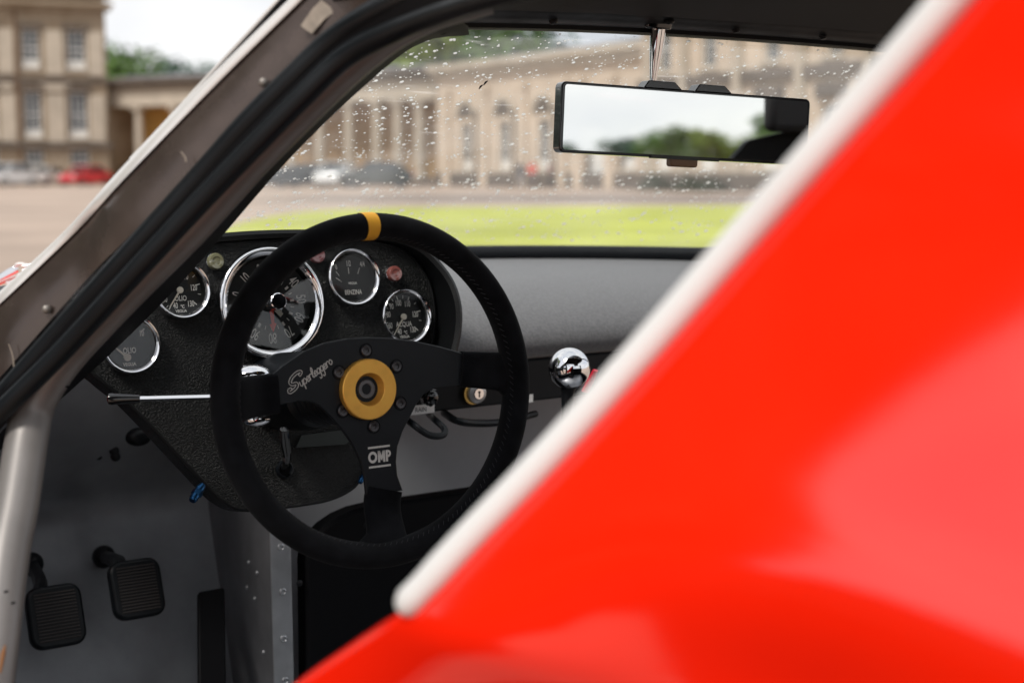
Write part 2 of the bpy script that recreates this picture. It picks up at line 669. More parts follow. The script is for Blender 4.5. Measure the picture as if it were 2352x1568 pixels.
class Face:
    """a facade: a runs along it (metres), z is height, out points to the viewer"""

    def __init__(s, p0, p1):
        s.o = V((p0.x, p0.y, 0))
        d = V((p1.x - p0.x, p1.y - p0.y, 0))
        s.len = d.length
        s.a = d.normalized()
        nrm = V((s.a.y, -s.a.x, 0))
        if nrm.dot(CAM - s.o) < 0:
            nrm = -nrm
        s.n = nrm
        s.B = basis(s.a, s.n, V((0, 0, 1)))

    def pt(s, a, z, o=0.0):
        return s.o + s.a * a + s.n * o + V((0, 0, z))

    def at_px(s, px):
        d = FH + RT * ((px - 1176) / FPX)
        # intersect the horizontal sight line with the facade's plane
        t = (s.o - V((0, 0, 0))).dot(s.n) / d.dot(s.n)
        p = d * t
        return (p - s.o).dot(s.a), t

    def bar(s, mb, a0, a1, z0, z1, o0, o1):
        c = s.pt((a0 + a1) / 2, (z0 + z1) / 2, (o0 + o1) / 2)
        mb.box(c, (abs(a1 - a0), abs(o1 - o0), abs(z1 - z0)), s.B)

    def wall(s, mb, a0, a1, z0, z1, holes, thick=0.5):
        xs = sorted({a0, a1, *[h[0] for h in holes], *[h[1] for h in holes]})
        zs = sorted({z0, z1, *[h[2] for h in holes], *[h[3] for h in holes]})
        xs = [x for x in xs if a0 <= x <= a1]
        zs = [z for z in zs if z0 <= z <= z1]
        for i in range(len(xs) - 1):
            run = None
            for k in range(len(zs) - 1):
                xm, zm = (xs[i] + xs[i + 1]) / 2, (zs[k] + zs[k + 1]) / 2
                hole = any(h[0] < xm < h[1] and h[2] < zm < h[3] for h in holes)
                if not hole:
                    run = [zs[k], zs[k + 1]] if run is None else [run[0], zs[k + 1]]
                if hole or k == len(zs) - 2:
                    if run:
                        s.bar(mb, xs[i], xs[i + 1], run[0], run[1], -thick, 0)
                    run = None

    def window(s, parent, a0, a1, z0, z1, rows=4, cols=3, blind=0.0, back=0.22, fr=0.09, name='window'):
        f = MB()
        s.bar(f, a0, a0 + fr, z0, z1, -back - 0.1, -back)
        s.bar(f, a1 - fr, a1, z0, z1, -back - 0.1, -back)
        s.bar(f, a0 + fr, a1 - fr, z1 - fr, z1, -back - 0.1, -back)
        s.bar(f, a0 + fr, a1 - fr, z0, z0 + fr, -back - 0.1, -back)
        zm = (z0 + z1) / 2
        for c in range(1, cols):
            x = a0 + (a1 - a0) * c / cols
            s.bar(f, x - 0.025, x + 0.025, z0 + fr, z1 - fr, -back - 0.07, -back - 0.02)
        for r in range(1, rows):
            z = z0 + (z1 - z0) * r / rows
            h = 0.05 if r == rows // 2 else 0.025
            s.bar(f, a0 + fr, a1 - fr, z - h, z + h, -back - 0.065, -back - 0.025)
        w_ = f.build(name, wpaint, parent, smooth=0)
        p = MB()
        s.bar(p, a0 + fr * 0.5, a1 - fr * 0.5, z0 + fr * 0.5, z1 - fr * 0.5, -back - 0.085, -back - 0.075)
        p.build('pane', wglass, w_, smooth=0)
        if blind:
            p = MB()
            s.bar(p, a0 + fr, a1 - fr, z0 + fr, z0 + (z1 - z0) * blind, -back - 0.055, -back - 0.045)
            p.build('blind', wblind, w_, smooth=0)  # white sheet over the lower panes
        p = MB()
        s.bar(p, a0 - 0.15, a1 + 0.15, z0 - 0.22, z0 - 0.002, -back + 0.002, 0.12)
        p.build('sill', stone_l, w_, smooth=0)
        return w_


# ---- the tall house on the left
HD = 110.0
hf = Face(far(-260, HD - 6.0), far(259, HD))
house = thing('country_house', hf.pt(hf.len / 2, 0), 'tall brown stone house with rows of sash windows, left of the windscreen pillar', 'house')
hx = lambda px: hf.at_px(px)[0]
zz = lambda py: zat(py, HD)
cols_px = [(-142, -100), (-36, 6), (68, 109), (170, 213)]
holes = []
for a, b in cols_px:
    for z0, z1 in ((zz(380), zz(346)), (zz(318), zz(216)), (zz(166), zz(80))):
        holes.append((hx(a), hx(b), z0, z1))
wl = MB()
hf.wall(wl, 0, hf.len, 0, zz(8), holes, 0.6)
Bk = 14.0
for o in (0, hf.len):
    c = hf.pt(o + (0.3 if o == 0 else -0.3), zz(8) / 2, -0.6 - Bk / 2)
    wl.box(c, (0.6, Bk, zz(8)), hf.B)
wall = wl.build('wall', stone, house, smooth=0)
for k, h in enumerate(holes):
    hf.window(house, *h, rows=(2, 6, 6)[k % 3], blind=(0.0, 0.16, 0.22)[k % 3])
tr = MB()
hf.bar(tr, -0.2, hf.len + 0.35, zz(38), zz(28), 0.002, 0.45)
hf.bar(tr, -0.2, hf.len + 0.55, zz(28), zz(20), 0.002, 0.75)
tr.build('cornice', stone, house, smooth=0)
tr = MB()
hf.bar(tr, -0.1, hf.len + 0.25, zz(196), zz(186), 0.002, 0.22)
tr.build('string_course', stone_d, house, smooth=0)
tr = MB()
hf.bar(tr, -0.1, hf.len + 0.28, zz(342), zz(330), 0.002, 0.3)
tr.build('plinth_band', stone_d, house, smooth=0)
for a, b in ((-95, -50), (14, 50), (121, 161), (218, 252)):
    for z0, z1 in ((zz(328), zz(222)), (zz(180), zz(82))):
        p = MB()
        hf.bar(p, hx(a), hx(b), z0, z1, 0.002, 0.16)
        p.build('wall_panel', stone_l, house, smooth=0)
for a, b in ((4, 44), (106, 176)):
    p = MB()
    hf.bar(p, hx(a), hx(b), zz(216), zz(200), 0.003, 0.26)
    p.build('swag_panel', stone_l, house, smooth=0)
for a, b in cols_px:
    for z0, z1 in ((zz(214), zz(203)), (zz(78), zz(70))):
        p = MB()
        hf.bar(p, hx(a) - 0.3, hx(b) + 0.3, z0, z1, 0.004, 0.3)
        p.build('lintel', stone_d, house, smooth=0)
for px in (56, -48):
    p = MB()
    p.tube([hf.pt(hx(px), 0.3, 0.14), hf.pt(hx(px), zz(40), 0.14)], 0.11, 8)
    p.build('drainpipe', mat('brown_iron', (0.16, 0.09, 0.045), 0.6), house)
rf = MB()
hf.bar(rf, -0.3, hf.len + 0.4, zz(8) + 0.002, zz(-8), -0.5, 0.35)
rf.build('parapet', stone_d, house, smooth=0)
rf = MB()
pts = [hf.pt(0, zz(-8), -0.5), hf.pt(hf.len, zz(-8), -0.5), hf.pt(hf.len, zz(-8), -Bk), hf.pt(0, zz(-8), -Bk), hf.pt(3, zz(-60), -Bk / 2), hf.pt(hf.len - 3, zz(-60), -Bk / 2)]
rf.add(pts, [(0, 1, 5, 4), (1, 2, 5), (2, 3, 4, 5), (3, 0, 4), (0, 3, 2, 1)])
roof_h = rf.build('roof', slate, house, smooth=0)
ch = MB()
hf.bar(ch, hx(170), hx(225), zz(-10), zz(-85), -5, -3)
ch.build('chimney', stone_d, roof_h, smooth=0)

# ---- colonnaded wing
cf = Face(far(262, 111.5), far(1003, 99))
wing = thing('colonnade_wing', cf.pt(cf.len / 2, 0), 'low stone wing with a row of columns and ochre back wall', 'building')
cx_ = lambda px: cf.at_px(px)[0]
H0, H1 = 5.95, 8.05
p = MB()
cf.bar(p, 0, cx_(640), 0.5, H0 - 0.002, -3.4, -2.9)
p.build('wall', ochre, wing, smooth=0)
p = MB()
cf.bar(p, cx_(640) + 0.002, cf.len, 0.5, H0 - 0.002, -3.4, -2.9)
p.build('wall', tan_wall, wing, smooth=0)
p = MB()
cf.bar(p, -0.3, cf.len, 0, 0.498, -3.3, 0.5)
p.build('stylobate', stone_d, wing, smooth=0)
p = MB()
cf.bar(p, -0.2, cf.len, H0, H0 + 0.75, -3.4, 0.15)
cf.bar(p, -0.2, cf.len, H0 + 0.752, H0 + 1.4, -3.4, 0.05)
p.build('entablature', stone_l, wing, smooth=0)
p = MB()
cf.bar(p, -0.6, cf.len, H0 + 1.402, H0 + 1.75, -3.4, 0.55)
cf.bar(p, -0.8, cf.len, H0 + 1.752, H1, -3.4, 0.8)
p.build('cornice', stone_d, wing, smooth=0)
p = MB()
pts = [cf.pt(-0.5, H1 + 0.01, 0.4), cf.pt(cf.len, H1 + 0.01, 0.4), cf.pt(cf.len, H1 + 0.5, -3.2), cf.pt(-0.5, H1 + 0.5, -3.2), cf.pt(-0.5, H1 + 0.01, -7), cf.pt(cf.len, H1 + 0.01, -7)]
p.add(pts, [(0, 1, 2, 3), (3, 2, 5, 4), (0, 3, 4), (1, 5, 2)])
p.build('roof', slate, wing, smooth=0)
colm = None
for px in (322, 405, 470, 535, 600, 667, 733, 800, 863, 911, 960):
    c = cf.pt(cx_(px), 0.5, -0.35)
    if colm is None:
        q = MB()
        q.box((0, 0, 0.13), (0.95, 0.95, 0.26))
        q.lathe([(0.0, 0.26), (0.46, 0.26), (0.47, 0.36), (0.41, 0.44), (0.36, 0.48), (0.355, 1.8), (0.345, 3.0), (0.30, H0 - 1.0), (0.31, H0 - 0.96), (0.31, H0 - 0.9), (0.4, H0 - 0.78), (0.0, H0 - 0.78)], (0, 0, 0), I3, 20)
        q.box((0, 0, H0 - 0.64), (0.9, 0.9, 0.276))
        colm = q.mesh('column', stone_l)
    o = bpy.data.objects.new('column', colm)
    COL.objects.link(o)
    attach(o, wing)
    o.matrix_basis = Matrix.Translation(c) @ cf.B.to_4x4()
p = MB()
cf.bar(p, -1.1, 0.0 - 0.003, 0, H0, -3.3, 0.0)
p.build('end_pier', stone, wing, smooth=0)

# ---- long facade with arched windows
ff = Face(far(1005, 98.6), far(1486, 79.5))
fac = thing('arcade_range', ff.pt(ff.len / 2, 0), 'pale sandstone range with tall windows under dark arches, seen through the windscreen', 'building')
fx = lambda px: ff.at_px(px)[0]
holes = []
for px in (1072, 1158, 1248, 1440):
    c = fx(px)
    holes.append((c - 0.62, c + 0.62, 1.15, 4.15))
dc = fx(1366)
holes_all = holes + [(dc - 0.9, dc + 0.9, 0.1, 2.75)]
p = MB()
ff.wall(p, 0, ff.len, 0, 7.2, holes_all, 0.5)
p.build('wall', stone_w, fac, smooth=0)
for h in holes:
    ff.window(fac, *h, rows=6, cols=2, blind=0.2)
    c = (h[0] + h[1]) / 2
    q = MB()
    ring = [(0.95 * cos(a * pi / 12), 0.95 * sin(a * pi / 12)) for a in range(13)]
    q.prism(ring, ff.pt(c, 4.55, 0.005), basis(ff.a, V((0, 0, 1)), ff.n), 0, 0.05)
    q.build('lunette', stone_d, fac, smooth=0)  # flat dark half-disc; its tone stands in for the shaded niche
    q = MB()
    ring = [(1.2 * cos(a * pi / 12), 1.2 * sin(a * pi / 12)) for a in range(13)] + [(0.955 * cos(a * pi / 12), 0.955 * sin(a * pi / 12)) for a in range(12, -1, -1)]
    q.prism(ring, ff.pt(c, 4.55, 0.003), basis(ff.a, V((0, 0, 1)), ff.n), 0, 0.14)
    q.build('arch_moulding', stone_l, fac, smooth=0)
dr = MB()
ff.bar(dr, dc - 0.9, dc + 0.9, 0.1, 2.75, -0.3, -0.2)
d_ = dr.build('door', wpaint, fac, smooth=0)
dr = MB()
for s_ in (-1, 1):
    for z0, z1 in ((0.3, 1.2), (1.35, 2.55)):
        ff.bar(dr, dc + s_ * 0.45 - 0.33, dc + s_ * 0.45 + 0.33, z0, z1, -0.199, -0.17)
dr.build('door_panel', wblind, d_, smooth=0)
for px in (1030, 1115, 1203, 1293, 1330, 1402):
    p = MB()
    c = fx(px)
    ff.bar(p, c - 0.42, c + 0.42, 0.02, 6.1, 0.002, 0.22)
    ff.bar(p, c - 0.55, c + 0.55, 6.102, 6.5, 0.003, 0.3)
    p.build('pilaster', stone_w, fac, smooth=0)
for px in (1095, 1182, 1275, 1350, 1425):
    p = MB()
    c = fx(px)
    ff.bar(p, c - 0.12, c + 0.12, 0.9, 5.0, 0.004, 0.1)
    p.build('rain_stain_strip', stone_d, fac, smooth=0)  # narrow dark stone strip between window and pilaster
p = MB()
ff.bar(p, -0.2, ff.len + 0.2, 7.2, 7.7, -0.5, 0.35)
ff.bar(p, -0.3, ff.len + 0.2, 7.702, 8.1, -0.5, 0.7)
p.build('cornice', stone_l, fac, smooth=0)
p = MB()
ff.bar(p, -0.1, ff.len, 0.0, 0.9, 0.004, 0.16)
p.build('plinth', stone_d, fac, smooth=0)
p = MB()
pts = [ff.pt(-0.3, 8.11, 0.4), ff.pt(ff.len + 0.2, 8.11, 0.4), ff.pt(ff.len + 0.2, 9.2, -5), ff.pt(-0.3, 8.9, -5), ff.pt(-0.3, 8.11, -10), ff.pt(ff.len + 0.2, 8.11, -10)]
p.add(pts, [(0, 1, 2, 3), (3, 2, 5, 4), (0, 3, 4), (1, 5, 2), (0, 4, 5, 1)])
p.build('roof', slate, fac, smooth=0)

# ---- taller pavilion on the right
pf = Face(far(1470, 78.5), far(2480, 54))
pav = thing('pavilion_block', pf.pt(pf.len / 2, 0), 'two-storey stone pavilion with half columns, right of the range behind the mirror', 'building')
px_ = lambda q: pf.at_px(q)[0]
holes = []
wpx = (1520, 1620, 1762, 1905, 2080, 2270)
for q in wpx:
    c = px_(q)
    holes.append((c - 0.7, c + 0.7, 1.1, 4.0))
    holes.append((c - 0.6, c + 0.6, 6.3, 8.6))
p = MB()
pf.wall(p, 0, pf.len, 0, 11.0, holes, 0.5)
p.box(pf.pt(0.25, 5.5, -3.5), (0.5, 6, 11.0), pf.B)
p.build('wall', stone_w, pav, smooth=0)
for k, h in enumerate(holes):
    pf.window(pav, *h, rows=6 if k % 2 == 0 else 4, cols=2, blind=0.42 if k % 2 == 0 else 0.0)
    if k % 2 == 0:
        q = MB()
        c = (h[0] + h[1]) / 2
        pf.bar(q, c - 1.0, c + 1.0, 4.35, 5.0, 0.003, 0.28)
        q.build('hood_mould', stone_d, pav, smooth=0)
for q in (1490, 1568, 1690, 1832, 1990, 2170, 2370):
    p = MB()
    c = px_(q)
    p.lathe([(0.42, 0.9), (0.40, 3.5), (0.34, 8.9), (0.5, 9.2)], pf.pt(c, 0, 0.02), I3, 16)
    p.build('half_column', stone_l, pav)
for z0, z1, d_, mm in ((5.3, 5.9, 0.25, stone_d), (9.22, 10.2, 0.5, stone_l), (10.202, 10.9, 0.9, stone_d), (0, 0.9, 0.5, stone_d)):
    p = MB()
    pf.bar(p, -0.1, pf.len, z0, z1, 0.004, d_)
    p.build('moulding_band', mm, pav, smooth=0)
p = MB()
pts = [pf.pt(-0.4, 11.01, 0.4), pf.pt(pf.len, 11.01, 0.4), pf.pt(pf.len, 13.5, -5), pf.pt(-0.4, 13.5, -5), pf.pt(-0.4, 11.01, -10), pf.pt(pf.len, 11.01, -10)]
p.add(pts, [(0, 1, 2, 3), (3, 2, 5, 4), (0, 3, 4), (1, 5, 2), (0, 4, 5, 1)])
p.build('roof', slate, pav, smooth=0)

# =================================================================== TREES
bark = mat('bark', (0.10, 0.075, 0.05), 0.9, var=0.3, vscale=3, bump=0.4, bscale=8)


def leaf_mat(name, c):
    m = mat(name, c, 0.6, var=0.35, vscale=0.5)
    return m


leaf_a = leaf_mat('leaf_mid_green', (0.09, 0.17, 0.028))
leaf_b = leaf_mat('leaf_blue_green', (0.04, 0.105, 0.05))
leaf_c = leaf_mat('leaf_yellow_green', (0.19, 0.25, 0.04))


def crown_mesh(seed, lm_, n=2600, ls=0.55):
    """unit-height tree crown, 10 m tall tree: leaf clumps spread through several uneven lobes"""
    rnd = random.Random(seed)
    lobes = []
    for k in range(15):
        a = rnd.uniform(0, 2 * pi)
        r = rnd.uniform(0.3, 2.9)
        z = rnd.uniform(3.2, 8.6)
        r *= 1.0 - 0.55 * max(0, (z - 6) / 3)
        lobes.append((V((r * cos(a), r * sin(a), z)), rnd.uniform(0.9, 1.7)))
    lobes.append((V((0, 0, 6.0)), 2.0))
    mb = MB()
    for k in range(n):
        c, R = rnd.choice(lobes)
        d = V((rnd.gauss(0, 1), rnd.gauss(0, 1), rnd.gauss(0, 1))).normalized()
        p = c + d * R * rnd.uniform(0.55, 1.12)
        t = V((rnd.gauss(0, 1), rnd.gauss(0, 1), rnd.gauss(0, 0.6))).normalized()
        b = t.cross(d)
        if b.length < 0.1:
            continue
        b.normalize()
        s_ = ls * rnd.uniform(0.5, 1.1)
        mb.add([p - t * s_ * 0.5, p + b * s_ * 0.33, p + t * s_ * 0.55, p - b * s_ * 0.33], [(0, 1, 2, 3)])
    return mb.mesh('crown', lm_, smooth=0), lobes


def trunk_mesh(lobes):
    mb = MB()
    mb.tube(crom([V((0, 0, -0.2)), V((0.08, 0.02, 1.6)), V((-0.05, 0.1, 3.4)), V((0, 0, 6.2))], 4), [0.38, 0.1], 8)
    for c, R in lobes[:9]:
        mb.tube(crom([V((0, 0, 2.2 + 0.2 * R)), c * 0.5 + V((0, 0, 1.4)), c], 3), [0.15, 0.04], 6)
    return mb.mesh('trunk', bark)


protos = {}
for key, seed, lm_ in (('a', 3, leaf_a), ('b', 11, leaf_b), ('c', 23, leaf_c)):
    cm, lb = crown_mesh(seed, lm_)
    protos[key] = (cm, trunk_mesh(lb))
for key, seed, lm_ in (('da', 5, leaf_a), ('db', 8, leaf_b)):        # fuller crowns
    cm, lb = crown_mesh(seed, lm_, 6500, 0.85)
    protos[key] = (cm, trunk_mesh(lb))


def tree(key, p, h, wd, rz, label, group):
    t = thing('tree', p, label, 'tree', group)
    t.rotation_euler = (0, 0, rz)
    t.scale = (h / 10 * wd, h / 10 * wd, h / 10)
    cm, tm = protos[key]
    for nm, me in (('crown', cm), ('trunk', tm)):
        o = bpy.data.objects.new(nm, me)
        COL.objects.link(o)
        o.parent = t


G1, G2, G3 = 'trees behind the wing', 'trees behind the range', 'trees behind the car'
tree('a', far(288, 140), 13.9, 1.0, 0.4, 'bright green tree against the right edge of the tall house', G1)
tree('c', far(345, 165), 12.2, 1.0, 1.9, 'far yellowish green tree low over the wing roof, left of the pillar', G1)
tree('b', far(440, 150), 13.2, 1.3, 2.9, 'green tree above the wing roof close to the pillar trim', G1)
tree('c', far(925, 125), 18.0, 1.0, 0.7, 'yellow-green tree at the top left corner of the windscreen', G2)
tree('a', far(1065, 128), 17.5, 1.1, 2.2, 'mid green tree over the range roof, right of the yellow-green one', G2)
tree('a', far(838, 130), 15.5, 1.0, 4.0, 'mid green tree just inside the windscreen pillar above the columns', G2)
tree('b', far(1190, 135), 15.5, 1.2, 5.1, 'dark tree low behind the slate roof left of the mirror stem', G2)
# behind the car: they show in the rear-view mirror
BH = [(150.5, 175, 17.0, 1.3, 'b', 'biggest tree reflected at the dark right end of the mirror'),
      (157.6, 195, 11.0, 2.2, 'a', 'green tree reflected beside the dark end of the mirror'),
      (160.2, 200, 11.6, 1.9, 'a', 'tallest round green tree reflected right of the mirror middle'),
      (162.4, 205, 10.4, 2.0, 'c', 'yellowish tree reflected in the mirror, right of its middle'),
      (164.2, 205, 10.2, 1.6, 'a', 'green tree reflected at the middle of the mirror'),
      (166.4, 225, 9.2, 1.8, 'b', 'low dark tree reflected just left of the mirror middle'),
      (168.8, 235, 8.8, 1.9, 'b', 'low dark tree reflected in the left third of the mirror'),
      (171.0, 240, 8.6, 1.9, 'a', 'leftmost low tree reflected in the mirror')]
for i, (hd, d, h, wd, k, lb) in enumerate(BH):
    a = radians(hd)
    tree(k, V((1.1 + sin(a) * d, 1.2 + cos(a) * d, 0)), h, wd, i * 1.3, lb, G3)

# unseen tall trees added off to the left to darken the red bodywork's reflection
G4 = 'trees mirrored in the red bodywork'
for i, (hd, d, h, k, lb) in enumerate(((-37, 22, 18.5, 'da', 'tall tree off to the left, mirrored in the red paint beside the bead'), (-48, 23, 19, 'db', 'tall dark tree off to the left, mirrored in the middle of the red paint'), (-60, 24, 19, 'da', 'tall tree off to the left, mirrored near the lower edge of the red paint'))):
    a = radians(hd)
    tree(k, V((sin(a) * d, cos(a) * d, 0)), h, 1.1, i * 2.1, lb, G4)

hb = MB()  # unseen, added so the red paint mirrors dark leaves low down
rnd = random.Random(77)
for k in range(7000):
    a = radians(rnd.uniform(-75, -5))
    r = rnd.choice((17.0, 18.4)) + rnd.gauss(0, 0.12)
    z = rnd.uniform(0.0, 3.6)
    pq = V((sin(a) * r, cos(a) * r, z))
    t = V((rnd.gauss(0, 1), rnd.gauss(0, 1), rnd.gauss(0, 1))).normalized()
    b = t.orthogonal().normalized()
    hb.add([pq - t * .28, pq + b * .18, pq + t * .3, pq - b * .18], [(0, 1, 2, 3)])
tag(hb.build('hedge', leaf_b, None, smooth=0), 'long clipped hedge off to the left, mirrored low in the red paint', 'hedge')

# =================================================================== PARKED CARS
tyre_m = mat('tyre_rubber', (0.02, 0.02, 0.02), 0.8)
rim_m = mat('alloy_rim', (0.45, 0.45, 0.46), 0.3, metal=0.9)
cglass = mat('car_glass', (0.02, 0.025, 0.03), 0.05, coat=1.0)
lampm = mat('lamp_lens', (0.75, 0.75, 0.72), 0.1, coat=1.0)
tailm = mat('tail_lens', (0.5, 0.02, 0.02), 0.15, coat=1.0)


def parked_car(p, rz, paint, label, group, ln=4.2, ht=1.45, wd=1.75):
    t = thing('parked_car', p, label, 'car', group)
    t.rotation_euler = (0, 0, rz)
    k, z = ln / 4.2, ht / 1.45

    def part(mb, nm, mm, par=None, sm=40, bev=0.0):
        me = mb.mesh(nm, mm, sm)
        o = bpy.data.objects.new(nm, me)
        COL.objects.link(o)
        o.parent = par or t
        if bev:
            b = o.modifiers.new('bevel', 'BEVEL')
            b.width = bev
            b.segments = 2
            b.limit_method = 'ANGLE'
        return o
    prof = [(-2.08, 0.35), (-2.1, 0.62), (-2.0, 0.78), (-1.3, 0.90), (-0.95, 0.94), (1.35, 0.96), (1.95, 0.93), (2.08, 0.7), (2.08, 0.38), (1.8, 0.22), (-1.8, 0.22)]
    rows = []
    for y, s_ in ((-0.5, 0.93), (-0.46, 0.985), (-0.3, 1.0), (0.3, 1.0), (0.46, 0.985), (0.5, 0.93)):
        rows.append([V((a * k * s_, y * wd, (0.55 + (b - 0.55) * s_) * z)) for a, b in prof])
    mb = MB()
    mb.grid(rows, closed=True)
    m_ = len(prof)
    mb.f.append(tuple(range(m_ - 1, -1, -1)))
    mb.m.append(0)
    mb.f.append(tuple(range(5 * m_, 6 * m_)))
    mb.m.append(0)
    body = part(mb, 'body', paint)
    gl = [(-0.98, 0.93), (-0.38, 1.36), (0.95, 1.38), (1.6, 0.95)]
    mb = MB()
    rows = []
    for y, s_ in ((-0.455, 0.0), (-0.37, 1.0), (0.37, 1.0), (0.455, 0.0)):
        rows.append([V((a * k * (1 - 0.04 * s_), y * wd if not (b > 1.2 and s_ == 0) else y * wd * 0.84, b * z)) for a, b in gl])
    mb.grid(rows)
    mb.f += [(0, 1, 2, 3), (15, 14, 13, 12)]
    mb.m += [0, 0]
    part(mb, 'glasshouse', cglass)
    mb = MB()
    mb.chbox((0.27 * k, 0, 1.40 * z), (1.45 * k, wd * 0.75, 0.07), 0.12)
    roof = part(mb, 'roof', paint)
    for y in (-1, 1):
        for x0, z0, x1, z1 in ((-0.98, 0.93, -0.4, 1.38), (1.6, 0.95, 0.95, 1.39), (0.3, 0.94, 0.3, 1.38)):
            mb = MB()
            mb.tube([V((x0 * k, y * wd * 0.455, z0 * z)), V((x1 * k, y * wd * 0.378, z1 * z))], 0.045, 6)
            part(mb, 'pillar', paint, roof)
    for x in (-1.32, 1.28):
        for y in (-1, 1):
            Mw = basis(V((1, 0, 0)), V((0, 0, 1)), V((0, y, 0)))
            mb = MB()
            mb.lathe([(0.2, -0.1), (0.30, -0.1), (0.32, -0.06), (0.32, 0.07), (0.30, 0.1), (0.2, 0.1)], (x * k, y * wd * 0.455, 0.32), Mw, 20)
            wh = part(mb, 'wheel', tyre_m)
            mb = MB()
            mb.lathe([(0.0, 0.06), (0.06, 0.08), (0.1, 0.05), (0.2, 0.06), (0.21, 0.09)], (x * k, y * wd * 0.455, 0.32), Mw, 20)
            part(mb, 'rim', rim_m, wh)
    for y in (-1, 1):
        mb = MB()
        mb.sphere((-2.03 * k, y * wd * 0.36, 0.68 * z), 0.16, (0.35, 1, 0.7))
        part(mb, 'headlight', lampm)
        mb = MB()
        mb.sphere((2.04 * k, y * wd * 0.38, 0.78 * z), 0.14, (0.3, 0.9, 1))
        part(mb, 'tail_light', tailm)
        mb = MB()
        mb.sphere((-0.75 * k, y * wd * 0.55, 0.98 * z), 0.1, (0.7, 1, 0.7))
        part(mb, 'door_mirror', paint)
    return t


pw = mat('white_car_paint', (0.72, 0.73, 0.74), 0.3, coat=1.0)
pw2 = mat('pearl_white_paint', (0.68, 0.66, 0.63), 0.3, coat=1.0)
pr = mat('red_car_paint', (0.62, 0.02, 0.03), 0.3, coat=1.0)
pd = mat('dark_blue_paint', (0.015, 0.022, 0.032), 0.25, coat=1.0)
pd2 = mat('dark_green_paint', (0.02, 0.028, 0.028), 0.25, coat=1.0)
ps = mat('silver_blue_paint', (0.18, 0.2, 0.23), 0.25, coat=1.0)
GC = 'cars parked in front of the buildings'
yaw_side = -YAW            # broadside to the viewpoint
parked_car(far(28, 97), yaw_side + 1.15, pw, 'white hatchback at the left edge below the tall house', GC, 4.3, 1.6, 1.85)
parked_car(far(108, 104), yaw_side + 1.45, pw2, 'white saloon nose-on between the white hatchback and the red car', GC, 4.3, 1.42)
parked_car(far(203, 103), yaw_side + 1.05, pr, 'red hatchback below the right corner of the tall house', GC, 3.7, 1.45)
parked_car(far(700, 90), yaw_side + 0.1, pd, 'dark blue car parked left of the white one by the columns', GC, 4.4, 1.5)
parked_car(far(632, 91), yaw_side + 0.1, ps, 'grey-blue car half hidden by the windscreen pillar', GC, 4.3, 1.4)
parked_car(far(780, 89), yaw_side + 1.35, pw, 'white car parked end-on in front of the columns', GC, 4.3, 1.62, 1.9)
parked_car(far(868, 87), yaw_side - 0.05, pd2, 'long black car right of the white car by the columns', GC, 4.6, 1.62)

# =================================================================== PEOPLE
skin = mat('skin', (0.5, 0.33, 0.25), 0.6)


